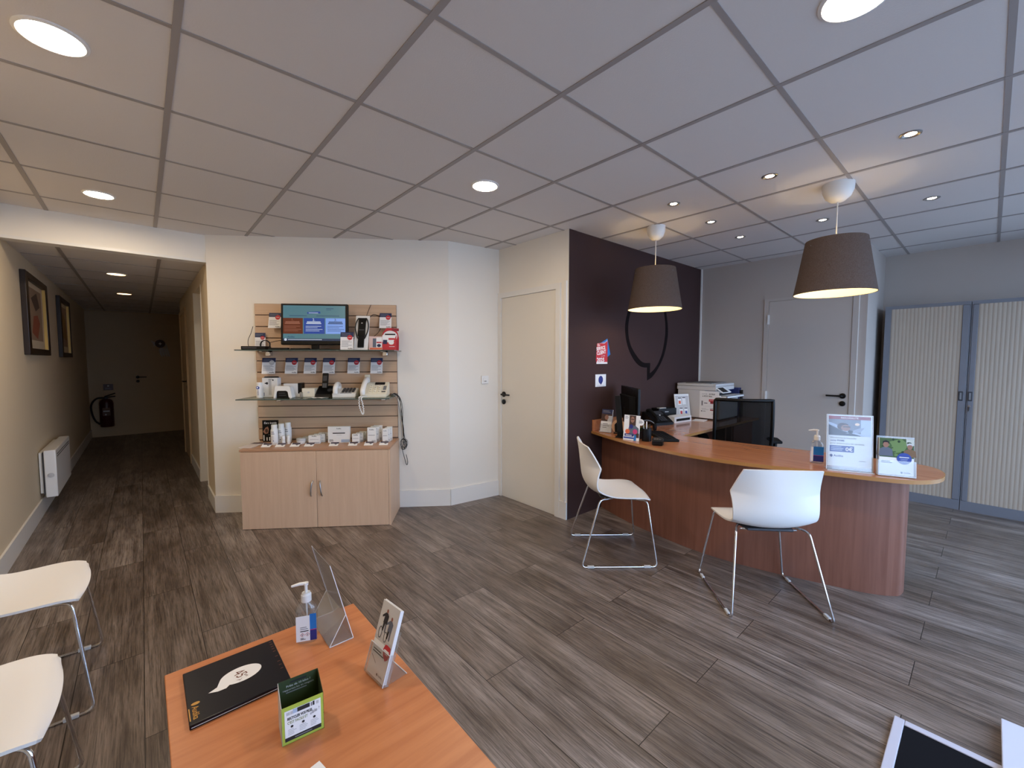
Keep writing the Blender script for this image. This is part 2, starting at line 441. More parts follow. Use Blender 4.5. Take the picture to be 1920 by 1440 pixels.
# skirting boards
def skirt(name, a, b, h, label, t=.012, m=TRIMW):
    a = Vector(a); b = Vector(b); d = (b-a).normalized(); n = Vector((d.y, -d.x))
    q = [a, b, b+n*t, a+n*t]
    return struct(name, MB().prism([(v.x, v.y) for v in q], 0, h, m), label, 'baseboard')
skirt('baseboard_left', (-.71,-1.2), (-.71,10.38), .14, 'white skirting board along the left wall')
skirt('baseboard_display', (.455,4.54), (2.14,3.31), .155, 'white skirting board along the diagonal display wall')
skirt('baseboard_bevel', (2.14,3.31), (2.672,3.252), .155, 'white skirting board along the angled wall')
skirt('baseboard_corridor_near', (.46,5.08), (.46,4.54), .13, 'white skirting board at the corridor mouth on the right')
skirt('baseboard_corridor_far', (.46,6.9), (.46,5.83), .13, 'white skirting board further along the corridor on the right')
skirt('baseboard_door', (2.69,2.43), (2.69,2.345), .15, 'short white skirting board beside the cream door', .014)
skirt('baseboard_pillar', (5.10,.78), (5.94,.78), .1, 'skirting board on the return wall by the cupboards')

# doors: frame > leaf, lever handle
def lever(parent, x, y, z, d, nrm, m=BLACK, keyhole=True):
    """lever handle on a wall plane; d = direction the lever points (xy), nrm = outward normal (xy)"""
    B = Matrix(((d[0],0,nrm[0],x),(d[1],0,nrm[1],y),(0,1,0,z),(0,0,0,1)))
    mb = MB(B); mb.lathe([(.026,0),(.026,.009),(.022,.011)], m, 20)
    mb.tube(fillet([(0,0,.008),(0,0,.045),(.125,0,.045)], .015), .0085, m, 10)
    h = obj('door_handle', mb, parent)
    if keyhole:
        mb = MB(B @ Matrix.Translation((0,-.075,0))); mb.lathe([(.025,0),(.025,.009),(.02,.011),(.004,.011),(.004,.008)], m, 20); obj('lock_rosette', mb, parent)
    return h
# cream door on the narrow wall (x = 2.69, faces -X)
mb = MB(); X = 2.69
for a, b in ((2.425,2.475),(3.205,3.25)): mb.box(X-.018, X, a, b, 0, 2.02, TRIMW)
mb.box(X-.018, X, 2.475, 3.205, 1.972, 2.02, TRIMW); mb.box(X-.012, X, 2.36, 2.385, .15, 2.03, TRIMW)
f = struct('door_1', mb, 'cream flush door with black lever beside the plum wall', 'door')
obj('door_leaf', MB().box(X-.006, X+.0, 2.479, 3.201, .012, 1.968, DOORW), f)
lever(f, X-.006, 3.168, 1.03, (0,-1), (-1,0))
# grey office door on the back wall (x = 5.10)
mb = MB(); X = 5.10
for a, b in ((.842,.886),(1.602,1.645)): mb.box(X-.012, X, a, b, 0, 2.02, DOORG)
mb.box(X-.012, X, .886, 1.602, 1.992, 2.02, DOORG)
f = struct('door_2', mb, 'grey office door with black lever behind the reception desk', 'door')
obj('door_leaf', MB().box(X-.005, X, .89, 1.598, .01, 1.988, DOORG), f)
lever(f, X-.005, .935, 1.02, (0,1), (-1,0))
for z in (.3, .98, 1.8): obj('hinge', MB().box(X-.02, X-.004, 1.594, 1.61, z-.05, z+.05, WHITE), f)
struct('trim_4', MB().box(5.092, 5.10, .838, .846, 0, 2.03, TRIMW), 'thin white strip beside the office door', 'trim')
struct('trim_5', MB().box(5.085, 5.10, 2.33, 2.345, 0, H, TRIMW), 'thin white corner strip where plum and grey walls meet', 'trim')
# corridor end door
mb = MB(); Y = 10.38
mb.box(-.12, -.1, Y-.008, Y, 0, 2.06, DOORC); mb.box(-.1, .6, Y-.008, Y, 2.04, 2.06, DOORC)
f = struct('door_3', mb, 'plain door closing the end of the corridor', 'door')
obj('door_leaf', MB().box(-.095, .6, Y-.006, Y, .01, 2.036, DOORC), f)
lever(f, -.06, Y-.006, 1.05, (1,0), (0,-1))
# corridor side door (x=.46)
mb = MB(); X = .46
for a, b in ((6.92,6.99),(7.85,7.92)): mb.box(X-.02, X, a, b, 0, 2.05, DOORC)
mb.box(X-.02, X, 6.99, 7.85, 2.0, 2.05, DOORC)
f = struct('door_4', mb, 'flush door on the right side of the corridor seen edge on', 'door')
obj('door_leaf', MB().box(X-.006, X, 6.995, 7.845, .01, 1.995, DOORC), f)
lever(f, X-.006, 7.1, 1.08, (0,1), (-1,0))
# recessed doorway lining; unseen back panel added to stop outside light leaking in
mb = MB(); mb.box(.452, .57, 5.815, 5.828, 0, 2.098, TRIMW); mb.box(.452, .57, 5.082, 5.092, 0, 2.098, TRIMW); mb.box(.57, .578, 5.082, 5.828, 0, 2.098, TRIMW)
struct('door_5', mb, 'recessed white doorway lining just inside the corridor on the right', 'door')

# ------------------------------------------------------------------ ceiling fittings
def downlight(x, y, z, r, glow, label, group, cat='ceiling light'):
    t = thing('ceiling_downlight', label, cat, (x,y,z), 0, group)
    obj('trim_ring', MB().lathe([(r+.014,0),(r+.014,-.004),(r+.004,-.008),(r,-.006),(r,0)], WHITE, 40), t)
    obj('light_lens', MB().lathe([(r-.0005,-.001),(r-.0005,-.0045),(0,-.005)], glow, 40), t)
    return t
G1 = 'large round downlights in the shop ceiling'
downlight(-.183, 2.123, H, .078, GLOW, 'large round lit downlight nearest the left wall and the camera', G1)
downlight(-.167, 3.90, H, .068, GLOW, 'round lit downlight just before the corridor lintel', G1)
downlight(1.643, 2.121, H, .072, GLOW, 'round lit downlight in the middle of the ceiling', G1)
downlight(1.640, .312, H, .080, GLOW, 'large round lit downlight cut by the top edge of the photo', G1)
downlight(-.155, 5.86, 2.234, .07, GLOWC, 'first round downlight in the corridor ceiling', 'corridor downlights')
downlight(-.133, 7.53, 2.234, .07, GLOWC, 'second, farther round downlight in the corridor ceiling', 'corridor downlights')
def spot(x, y, label):
    t = thing('ceiling_spotlight', label, 'spotlight', (x,y,H), 0, 'small halogen spots around the desk')
    obj('bezel', MB().lathe([(.042,0),(.042,-.003),(.036,-.006),(.030,-.003),(.027,0)], STEEL, 28), t)
    obj('lamp_face', MB().lathe([(.023,-.0008),(.021,-.002),(0,-.003)], GLOWS, 20), t)
for x, y, s in ((2.807,.301,'small halogen spot nearest the top right of the ceiling, brightest of the seven'), (4.011,.308,'small halogen spot farthest right, toward the roller cupboards'),
    (2.819,.907,'small halogen spot left of the large pendant, nearer the camera'), (2.813,1.5,'small halogen spot left of the small looking pendant over the desk'),
    (3.398,1.498,'small halogen spot in the middle of the row toward the plum wall'), (4.002,1.505,'small halogen spot at the far end of the row by the plum wall'),
    (3.996,.907,'small halogen spot just left of the right pendant cord')): spot(x, y, s)

def pendant(x, y, label, rr):
    t = thing('pendant_lamp', label, 'pendant lamp', (x,y,0), 0, 'tapered drum pendants over the desk')
    obj('ceiling_rose', MB().lathe([(rr,H),(rr,H-.012),(rr*.97,H-.045),(rr*.8,H-.08),(rr*.45,H-.104),(rr*.16,H-.11),(0,H-.11)], WHITE, 32), t)
    obj('cord', MB().tube([(0,0,H-.105),(0,0,2.03)], .0035, WHITE, 8), t)
    n = 48; rows = []
    for r, z in ((.158,2.112),(.176,2.0),(.194,1.89),(.2125,1.783)):
        rows.append([(r*math.cos(2*PI*k/n), r*math.sin(2*PI*k/n), z) for k in range(n)])
    mb = MB(); mb.surf(rows, SHADE, True); s = obj('lamp_shade', mb, t)
    rows = [[(v[0]*.985, v[1]*.985, v[2]+(.0006 if i == 3 else 0)) for v in r] for i, r in enumerate(rows)]
    mb = MB(); mb.surf(rows, LINING, True); mb.tube([(.2115*math.cos(2*PI*k/n), .2115*math.sin(2*PI*k/n), 1.784) for k in range(n)], .0022, SHADE, 6, True)
    obj('lining', mb, s)
    mb = MB()
    for k in range(3):
        a = 2*PI*k/3+.4; mb.tube([(0,0,2.06),(.165*math.cos(a), .165*math.sin(a), 2.075)], .002, STEEL, 6)
    obj('shade_spider', mb, t)
    mb = MB(); mb.lathe([(.018,2.06),(.02,2.0),(.02,1.985)], WHITE, 16); obj('lamp_holder', mb, t)
    mb = MB(); mb.lathe([(.012,1.985),(.02,1.965),(.03,1.935),(.029,1.915),(.018,1.895),(0,1.89)], BULB, 20); obj('bulb', mb, t)
    ld = bpy.data.lights.new('bulb_light', 'POINT'); ld.energy = 2.4; ld.color = (1.,.80,.52); ld.shadow_soft_size = .035
    lo = bpy.data.objects.new('bulb_light', ld); C.objects.link(lo); lo.parent = t; lo.location = (0,0,1.86)
    return t
pendant(3.264, .667, 'brown fabric pendant lamp nearer the roller cupboards, larger looking of the two', .082)
pendant(3.184, 1.845, 'brown fabric pendant lamp hanging in front of the plum wall decal', .072)

# ------------------------------------------------------------------ chairs
def chair_parts(t):
    prof = [(-.230,.800,.198,.026),(-.224,.755,.207,.045),(-.218,.705,.218,.068),(-.215,.672,.226,.082),(-.213,.655,.230,.088),(-.211,.640,.229,.084),(-.206,.60,.224,.068),
            (-.198,.55,.221,.054),(-.183,.51,.219,.046),(-.158,.477,.215,.040),(-.118,.456,.211,.032),(-.07,.446,.208,.022),(-.015,.441,.209,.015),(.05,.441,.214,.012),
            (.115,.445,.218,.008),(.17,.447,.215,.003),(.212,.441,.204,-.002),(.236,.429,.180,-.004)]
    # refine along the profile
    P = cr([(a[0],a[1],a[2]) for a in prof], 3); D = [c.z for c in cr([(0,0,a[3]) for a in prof], 3)]
    nv = 17; th = .0045; top = []; bot = []
    for i, p in enumerate(P):
        a = P[max(0,i-1)]; b = P[min(len(P)-1,i+1)]; tx, tz = b.x-a.x, b.y-a.y; l = math.hypot(tx,tz); nx, nz = -tz/l, tx/l   # toward the sitter
        rt, rb = [], []
        for k in range(nv):
            v = -1+2*k/(nv-1); d = D[i]*abs(v)**2.2; y = p.z*v
            # slightly bowed front and top edges
            bow = 0.
            if i == len(P)-1: bow = -.016*v*v
            elif i > len(P)-4: bow = -.008*v*v
            kf = min(1., max(0., (p.y-.46)/.08)); x = p.x+(nx*(1-kf)+kf)*d+bow; z = p.y+nz*(1-kf)*d-(.006*v*v*max(0., (p.y-.76)/.04) if p.y > .76 else 0.)
            rt.append((x+nx*th, y, z+nz*th)); rb.append((x-nx*th, y, z-nz*th))
        top.append(rt); bot.append(rb)
    ring = [rt+list(reversed(rb)) for rt, rb in zip(top, bot)]
    mb = MB(); V, F = mb.surf(ring, SHELL, True)
    n2 = 2*nv
    for base in (0, (len(ring)-1)*n2):
        for k in range(nv-1):
            try:
                f = mb.bm.faces.new([V[base+k], V[base+k+1], V[base+n2-2-k], V[base+n2-1-k]]); f.smooth = True
            except ValueError: pass
    obj('seat_shell', mb, t)
    mb = MB(); mb.prism([(-.10,-.12),(.15,-.17),(.18,-.12),(.18,.12),(.15,.17),(-.10,.12)], .424, .4385, DGREY, .005); obj('under_seat_plate', mb, t)
    r = .0062
    for s in (-1, 1):
        path = [(.03,.10*s,.427),(-.06,.165*s,.432),(-.118,.190*s,.434),(-.25,.255*s,r),(.25,.255*s,r),(.198,.190*s,.428),(.12,.155*s,.427),(.03,.10*s,.427)]
        mb = MB(); mb.tube(fillet(path, .03, 6), r, CHROME, 10); leg = obj('sled_leg', mb, t)
        for x in (-.19, .185):
            mb = MB(); mb.box(x-.022, x+.022, .255*s-.008, .255*s+.008, .0005, .016, LGREY, .003); obj('glide', mb, leg)
    for x in (-.07, .15):
        mb = MB(); mb.tube([(x,-.15,.424),(x,.15,.424)], .006, CHROME, 8); obj('cross_bar', mb, t)
GC = 'white plastic sled chairs'
ch = thing('sled_chair', 'white plastic chair with chrome sled base seen from its side by the plum wall', 'chair', (2.4815,1.753,0), math.radians(-40.5), GC)
chair_parts(ch)
dup(ch, (2.646,.831,0), math.radians(43.2), 'white plastic chair seen from behind, in front of the middle of the desk', GC)
dup(ch, (-.438,2.515,0), math.radians(0), 'white chair against the left wall, farther of the two cut by the edge', GC)
dup(ch, (-.443,1.70,0), math.radians(1), 'white chair against the left wall, nearest the camera in the lower corner', GC)

# ------------------------------------------------------------------ reception desk
t = thing('reception_desk', 'curved beech and cherry reception counter with an L shaped worktop', 'desk', (0,0,0))
front = [(3.01,2.343),(2.928,2.13),(2.855,1.92),(2.79,1.64),(2.757,1.37),(2.778,1.07),(2.850,.80),(2.915,.60),(2.975,.40),(3.045,.25),(3.16,.165),(3.30,.139),(3.43,.155),(3.53,.215),(3.57,.32),(3.555,.5)]
fc = [(v.x, v.y) for v in cr([(a,b,0) for a, b in front], 5)]
inner = [(3.50,.94),(3.455,1.2),(3.42,1.5),(3.412,1.69),(5.08,1.66),(5.08,2.343)]
outl = fc+inner
ZT = .732
mb = MB(); mb.prism(outl, ZT-.022, ZT-.001, EDGE, .004, True); obj('edge_band', mb, t)
# top sheet inset by a few millimetres
def inset(pts, d):
    out = []; n = len(pts)
    for i in range(n):
        a, b, c = Vector(pts[i-1]), Vector(pts[i]), Vector(pts[(i+1) % n])
        e1 = (b-a).normalized(); e2 = (c-b).normalized(); n1 = Vector((e1.y,-e1.x)); n2 = Vector((e2.y,-e2.x)); m_ = (n1+n2)
        m_ = m_/max(.3, m_.length_squared)*2
        out.append((b.x+m_.x*d, b.y+m_.y*d))
    return out
area = sum(outl[i-1][0]*outl[i][1]-outl[i][0]*outl[i-1][1] for i in range(len(outl)))
ins = inset(outl, -.006 if area > 0 else .006)
mb = MB(); mb.prism(ins, ZT-.002, ZT, BEECHT); obj('worktop', mb, t)
base = [(3.17,2.343),(3.05,2.0),(2.985,1.70),(2.945,1.40),(2.95,1.15),(2.998,.9),(3.066,.68),(3.142,.45),(3.20,.345)]
bc = [(v.x, v.y) for v in cr([(a,b,0) for a, b in base], 6)]
pil = [(3.20+.02,.325),(3.25,.296),(3.30,.285),(3.36,.284),(3.42,.30),(3.455,.335),(3.46,.39),(3.44,.43)]
pc = [(v.x, v.y) for v in cr([(bc[-1][0],bc[-1][1],0)]+[(a,b,0) for a, b in pil], 5)]
def off(pts, d):
    out = []
    for i, p in enumerate(pts):
        a = Vector(pts[max(0,i-1)]); b = Vector(pts[min(len(pts)-1,i+1)]); e = (b-a).normalized(); out.append((p[0]-e.y*d, p[1]+e.x*d))
    return out
mb = MB(); mb.prism(bc+list(reversed(off(bc, .022))), 0, ZT-.022, BEECHV, 0, True); obj('front_panel', mb, t)
mb = MB(); mb.prism(pc+[(3.24,.45)], 0, ZT-.022, BEECHV, 0, True); obj('end_pillar', mb, t)
mb = MB(); mb.box(3.02, 3.72, 2.325, 2.343, ZT, ZT+.1, BEECHT, .003); obj('upstand', mb, t)
for xs in (3.30, 4.42): obj('support_panel', MB().box(xs, xs+.03, 1.75, 2.335, .0, ZT-.022, BEECHV), t)
mb = MB(); mb.box(4.5, 5.05, 1.72, 2.32, .0, ZT-.022, BEECHV); mb.box(4.52, 5.03, 1.705, 1.72, .38, .69, BEECHV, .003); mb.box(4.52, 5.03, 1.705, 1.72, .03, .36, BEECHV, .003); obj('drawer_pedestal', mb, t)
mb = MB(); mb.box(3.34, 4.41, 2.30, 2.318, .25, ZT-.022, BEECHV); obj('modesty_panel', mb, t)

# items on the desk -------------------------------------------------
Z0 = ZT+.0006
def sanitiser(loc, rz, label, su=.012):
    t = thing('sanitiser_bottle', label, 'bottle', loc, rz, 'pump bottles of hand gel')
    mb = MB()
    def oval(hw, hd, z, n=28):
        return [(hw*(abs(math.cos(a))**.75)*math.copysign(1,math.cos(a)), hd*(abs(math.sin(a))**.8)*math.copysign(1,math.sin(a)), z) for a in [2*PI*k/n for k in range(n)]]
    rows = [oval(w*.9,d*.9,z) if i in (0,) else oval(w,d,z) for i, (w,d,z) in enumerate([(.033,.02,0),(.034,.021,.005),(.034,.021,.10),(.033,.02,.118),(.026,.017,.132),(.013,.013,.14),(.012,.012,.148)])]
    V, F = mb.surf(rows, LIQ, True); n = 28; mb.bm.faces.new([V[k] for k in range(n)])
    obj('bottle', mb, t)
    mb = MB(); F0 = FR(-.0215, 0)
    mb.box(-.031, su, -.0222, -.0212, .012, .1, PAPER); mb.box(su, .0325, -.0222, -.0205, .05, .104, BBLUE); mb.box(su, .0325, -.0222, -.0205, .012, .048, DBLUE); mb.box(su, .0325, -.0222, -.0205, .048, .0505, PINK)
    Fp = FR(-.0222, 0)
    if su > 0: mb.lines(Fp, -.018, .006, .062, 2, .006, .0022, TXT).rect(Fp, -.018, .046, .008, .049, TXTB)
    for u in ((-.012, .004) if su > 0 else ()):
        mb.shape(Fp, [(u,.028),(u+.007,.035),(u,.042),(u-.007,.035)], RED); mb.shape(Fp, [(u,.0295),(u+.0055,.035),(u,.0405),(u-.0055,.035)], PAPER, .0008); mb.rect(Fp, u-.001, .032, u+.001, .038, TXTB, .001)
    if su > 0: mb.lines(Fp, -.018, -.002, .024, 2, .004, .002, TXTB)
    obj('paper_label', mb, t)
    mb = MB(); mb.lathe([(.0165,.142),(.0165,.165),(.0135,.168),(.0135,.172)], WHITE, 24); mb.lathe([(.005,.172),(.005,.2)], WHITE, 12)
    mb.lathe([(.008,.198),(.0085,.206),(0,.207)], WHITE, 14); mb.tube([(0,0,.203),(-.02,0,.2035),(-.045,0,.199)], [.006,.0055,.0038], WHITE, 10); mb.tube([(0,0,.142),(.002,0,.03)], .0028, WHITE, 8)
    obj('pump', mb, t)
    return t
sanitiser((3.125,.69,Z0), face(-.93,-.37), 'hand gel pump bottle with blue label on the desk beside the framed notice', -.02)

# A4 acrylic sign
def person_blob(mb, F, u, v, s, shirt, hair, w=.001):
    mb.shape(F, [(u-.9*s,v-1.6*s),(u+.9*s,v-1.6*s),(u+.8*s,v-.5*s),(u+.3*s,v-.2*s),(u-.3*s,v-.2*s),(u-.8*s,v-.5*s)], shirt, w)
    mb.ell(F, u, v+.25*s, .36*s, .48*s, SKINP, w+.0003); mb.shape(F, [(u-.4*s,v+.3*s),(u-.38*s,v+.75*s),(u,v+.95*s),(u+.38*s,v+.75*s),(u+.4*s,v+.35*s),(u+.2*s,v+.6*s),(u-.2*s,v+.6*s)], hair, w+.0006)
def logo(mb, F, u, v, h, m, w=.0012):
    mb.ell(F, u, v, h*.5, h*.5, m, w, 16); mb.shape(F, [(u-h*.05,v-h*.45),(u+h*.4,v-h*.3),(u+h*.02,v-h*.8)], m, w)
    mb.txt(F, 'Audika', u+h*.8, v-h*.35, h*1.15, m, 'L', w, .012)
a = thing('notice_stand', 'tall clear acrylic notice with red header and photo on the desk end', 'sign', (3.035,.512,Z0), face(-.915,-.40))
T8 = rot('X', math.radians(-7))
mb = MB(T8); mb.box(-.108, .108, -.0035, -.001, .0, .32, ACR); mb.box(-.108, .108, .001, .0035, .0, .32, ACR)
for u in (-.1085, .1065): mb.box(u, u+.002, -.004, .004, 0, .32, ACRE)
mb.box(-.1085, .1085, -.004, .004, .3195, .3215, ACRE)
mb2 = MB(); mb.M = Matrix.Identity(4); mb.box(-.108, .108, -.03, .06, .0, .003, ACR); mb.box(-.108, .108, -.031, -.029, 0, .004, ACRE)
obj('acrylic_holder', mb, a)
mb = MB(T8); mb.box(-.103, .103, -.0008, .0008, .022, .317, PAPER); F = T8 @ FR(-.0008, 0)
mb.M = Matrix.Identity(4)
mb.rect(F, -.098, .294, .098, .313, DRED); mb.txt(F, 'NOUVEAUTE', 0, .298, .014, PAPER, 'C', .0012, .01)
mb.rect(F, -.098, .20, .098, .294, M('blue_grey_photo_print', (124, 132, 152), .7)); mb.rect(F, .052, .20, .098, .294, M('window_light_print', (190, 206, 230), .7), .0008)
mb.shape(F, [(-.098,.20),(.06,.20),(.03,.215),(-.03,.225),(-.07,.245),(-.098,.262)], M('shadow_grey_print', (62, 66, 80), .7), .0008); mb.shape(F, [(-.098,.262),(-.07,.25),(-.03,.228),(.04,.206),(.06,.2),(.075,.2),(.05,.214),(-.02,.238),(-.06,.262),(-.098,.278)], PALEB, .00085)
mb.shape(F, [(-.02,.212),(.05,.222),(.07,.25),(.045,.246),(.02,.232)], M('pillow_print', (158, 170, 192), .7), .0009)
mb.ell(F, -.03, .252, .028, .022, HAIRP, .001); mb.ell(F, -.018, .245, .022, .018, SKINP, .0012); mb.rect(F, -.03, .249, .004, .254, TXTB, .0014); mb.ell(F, .004, .224, .012, .009, TXTB, .0012)
mb.ell(F, .036, .268, .011, .008, M('lamp_glow_print', (255, 226, 196), .7), .0011)
mb.txt(F, 'Découvrez la nouvelle', -.09, .182, .0135, TXTB, 'L', .001); mb.txt(F, 'carte PRIME', -.09, .166, .0135, DBLUE, 'L', .001, .02); mb.txt(F, 'pour encore plus de sérénité', -.09, .150, .0135, TXTB, 'L', .001)
mb.rect(F, -.092, .105, .022, .141, BLUE); mb.lines(F, -.087, -.028, .135, 3, .009, .004, PALEB, .0009); mb.txt(F, '0€', -.018, .112, .03, PAPER, 'L', .0012, .015)
logo(mb, F, -.085, .082, .014, DBLUE); mb.lines(F, .045, .085, .06, 1, .005, .0025, TXT)
obj('printed_notice', mb, a)
# leaflet box
a = thing('leaflet_holder', 'clear leaflet box with nature photo cards at the rounded desk end', 'leaflet holder', (3.082,.318,Z0+.0019), face(-.937,-.35))
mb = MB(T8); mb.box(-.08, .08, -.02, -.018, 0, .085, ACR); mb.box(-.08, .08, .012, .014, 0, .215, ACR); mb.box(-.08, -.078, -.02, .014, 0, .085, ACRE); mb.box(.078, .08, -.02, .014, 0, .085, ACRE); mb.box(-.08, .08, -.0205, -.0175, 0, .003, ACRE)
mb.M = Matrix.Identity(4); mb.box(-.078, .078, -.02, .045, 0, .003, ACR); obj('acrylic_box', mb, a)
a = thing('leaflet_stack', 'cards showing two people outdoors with blue roundel, in the clear box', 'leaflet', (3.082,.318,Z0+.0019), face(-.937,-.35))
mb = MB(T8); mb.box(-.072, .072, -.010, .006, .006, .205, PAPER)
mb.M = Matrix.Identity(4); F = T8 @ FR(-.010, .006)
mb.rect(F, -.072, .095, .072, .199, GREENP); mb.shape(F, [(.0,.12),(.03,.13),(.05,.17),(.02,.199),(-.03,.18)], M('shrub_print', (112, 140, 84), .7), .0008); mb.rect(F, .04, .165, .072, .199, M('bright_foliage_print', (200, 206, 196), .7), .0008)
for k in range(26): mb.ell(F, -.068+.136*random.random(), .105+.09*random.random(), .004+.007*random.random(), .003+.006*random.random(), (M('deep_leaf_print', (40, 62, 36), .7) if k == 0 else bpy.data.materials['deep_leaf_print']) if k % 2 == 0 else bpy.data.materials['shrub_print'], .00081+.000005*k, 8)
person_blob(mb, F, -.045, .155, .034, GREYP, TXTB); person_blob(mb, F, .055, .15, .03, M('brown_jacket_print', (126, 98, 72), .7), M('white_hair_print', (206, 206, 206), .7))
mb.ell(F, .032, .092, .031, .031, BLUE, .002); mb.rect(F, .012, .097, .052, .101, PAPER, .0024); mb.rect(F, .015, .088, .047, .09, PALEB, .0024); mb.rect(F, .018, .081, .044, .083, PALEB, .0024)
mb.lines(F, -.064, -.018, .074, 2, .007, .0032, DBLUE); logo(mb, F, .022, .016, .009, DBLUE, .0012)
obj('card', mb, a)

# left group: small holder, ring ornament, black tower, folded brochure, cup, card reader ...
a = thing('leaflet_holder', 'small leaflet holder by the plum wall at the far left desk end', 'leaflet holder', (3.045,2.215,Z0+.0022), face(-.98,-.2))
T12 = rot('X', math.radians(-14))
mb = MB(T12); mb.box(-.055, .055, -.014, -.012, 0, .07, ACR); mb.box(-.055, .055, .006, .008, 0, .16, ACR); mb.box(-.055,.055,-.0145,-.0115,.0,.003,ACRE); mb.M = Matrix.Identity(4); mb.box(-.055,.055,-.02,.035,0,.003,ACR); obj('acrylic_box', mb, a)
a = thing('leaflet_stack', 'dark topped photo leaflets in the small holder by the plum wall', 'leaflet', (3.045,2.215,Z0+.0022), face(-.98,-.2))
mb = MB(T12); mb.box(-.05, .05, -.008, .004, .005, .2, PAPER); mb.M = Matrix.Identity(4); F = T12 @ FR(-.008, .005)
mb.rect(F, -.05, .155, .05, .195, NAVY); mb.lines(F, -.04, .03, .185, 2, .012, .005, TXT, .001); mb.rect(F, -.05, .09, .05, .155, HAIRP); mb.ell(F, 0, .125, .018, .022, SKINP, .001); mb.rect(F, .01, .09, .05, .14, LGREY, .0008); mb.lines(F, -.03, .03, .07, 3, .016, .006, TXT, .001)
obj('leaflet', mb, a)
a = thing('ring_ornament', 'round wooden emblem with a black figure on the desk near the plum wall', 'ornament', (3.075,2.10,Z0), face(-.93,-.36))
mb = MB(); mb.M = Matrix.Translation((0,0,.062)) @ rot('X', PI/2)
mb.lathe([(.06,-.006),(.06,.006)], M('light_wood_disc', (206, 160, 120), .5), 36); obj('wooden_disc', mb, a)
mb = MB(); F = FR(-.0065, .062); mb.shape(F, [(-.03,-.05),(.005,-.055),(.02,-.04),(-.008,-.01),(-.002,.02),(-.018,.035),(-.034,.015)], BLACKM, .001); mb.box(-.04, .045, -.012, .012, 0, .008, BLACKM); obj('black_figure', mb, a)
a = thing('brochure_tower', 'tall narrow black stand leaning beside the desk monitor', 'stand', (2.945,1.99,Z0), face(-.9,-.4))
mb = MB(); mb.box(-.035, .05, -.04, .04, 0, .012, BLACKM, .003); mb.box(-.025, .035, -.02, .03, .012, .05, BLACKM, .004); obj('foot', mb, a)
mb = MB(rot('Y', math.radians(-5))); mb.box(-.022, .022, -.008, .008, .03, .345, BLACK, .003); obj('upright', mb, a)
mb = MB(); mb.box(.03, .034, -.012, -.008, .11, .145, WHITE); obj('tag', mb, a)
# brochure board
a = thing('brochure_card', 'white counter card with woman in glasses and three coloured roundels', 'leaflet', (2.885,1.855,Z0), face(-.985,-.16))
mb = MB(T8); mb.box(-.066, .066, -.001, .001, 0, .2, PAPER); mb.M = Matrix.Identity(4); F = T8 @ FR(-.001, 0)
mb.rect(F, -.022, .105, .032, .198, HAIRP); mb.ell(F, .004, .165, .016, .024, SKINP, .001); mb.rect(F, -.01, .166, .018, .171, TXTB, .0014)
mb.shape(F, [(-.04,.04),(.062,.04),(.058,.1),(.03,.12),(-.02,.12),(-.03,.07)], GREYP, .0008); mb.rect(F, .035, .025, .064, .06, HAIRP, .0009)
mb.ell(F, -.004, .11, .017, .017, DBLUE, .0014); mb.ell(F, -.032, .07, .019, .019, ORANGE, .0014); mb.ell(F, .03, .072, .019, .019, PINK, .0014)
mb.rect(F, -.055, .032, .02, .052, DBLUE, .0014); mb.rect(F, -.045, .038, .005, .044, PAPER, .0018); mb.rect(F, -.062, .014, .025, .026, BLUE, .0014); mb.shape(F, [(.022,.002),(.042,.002),(.042,.04),(.034,.05),(.026,.04)], BBLUE, .0016)
mb.lines(F, -.058, -.03, .19, 3, .008, .003, TXT)
obj('printed_card', mb, a)
mb = MB(T8); mb.M = T8 @ Matrix.Translation((.075,-.003,.15)) @ rot('X', PI/2); mb.lathe([(.025,-.001),(.025,.001)], PAPER, 24); mb.M = Matrix.Identity(4); F = T8 @ FR(-.004, 0); mb.lines(F, .058, .09, .162, 3, .008, .004, TXT, .0006); obj('round_flag', mb, a)
mb = MB(); mb.box(-.055, .055, .0, .05, 0, .003, ACR); mb.box(-.03, .03, .02, .023, 0, .09, ACR); obj('support', mb, a)
# pen cup
a = thing('pen_cup', 'black cylindrical pen cup at the front edge of the desk', 'pen cup', (2.965,1.765,Z0))
mb = MB(); mb.lathe([(0,.002),(.036,.0),(.037,.1),(.034,.1),(.033,.006),(0,.006)], BLACK, 28); obj('cup', mb, a)
for k, (dx, dy, m, h) in enumerate(((.012,.008,WHITE,.15),(-.012,.01,STEEL,.145),(.0,-.014,BLACK,.135))):
    tag(obj('pen', MB().tube([(dx*.8,dy*.8,.008),(dx*1.9,dy*1.9,h)], .0042, m, 8), None, (2.965,1.765,Z0)), ['white pen sticking out of the black cup', 'silver pen sticking out of the black cup', 'black pen in the black cup'][k], 'pen', 'pens in the cup')
a = thing('card_reader', 'black card payment terminal lying at the desk front edge', 'card terminal', (2.905,1.635,Z0), face(-.9,-.44))
mb = MB(); mb.prism([(-.037,-.065),(.037,-.065),(.042,0),(.037,.065),(-.037,.065),(-.042,0)], 0, .044, BLACK, .012); obj('body', mb, a)
mb = MB(); F = FT(.044)
for r in range(4):
    for c_ in range(3): mb.rect(F, -.025+c_*.018, -.052+r*.013, -.013+c_*.018, -.043+r*.013, GREY)
mb.rect(F, -.006, -.012, .004, -.004, GOLD, .0009); obj('keypad', mb, a)
mb = MB(); mb.box(-.027, .027, .012, .046, .0435, .0452, DGREY, .0008); obj('screen', mb, a)
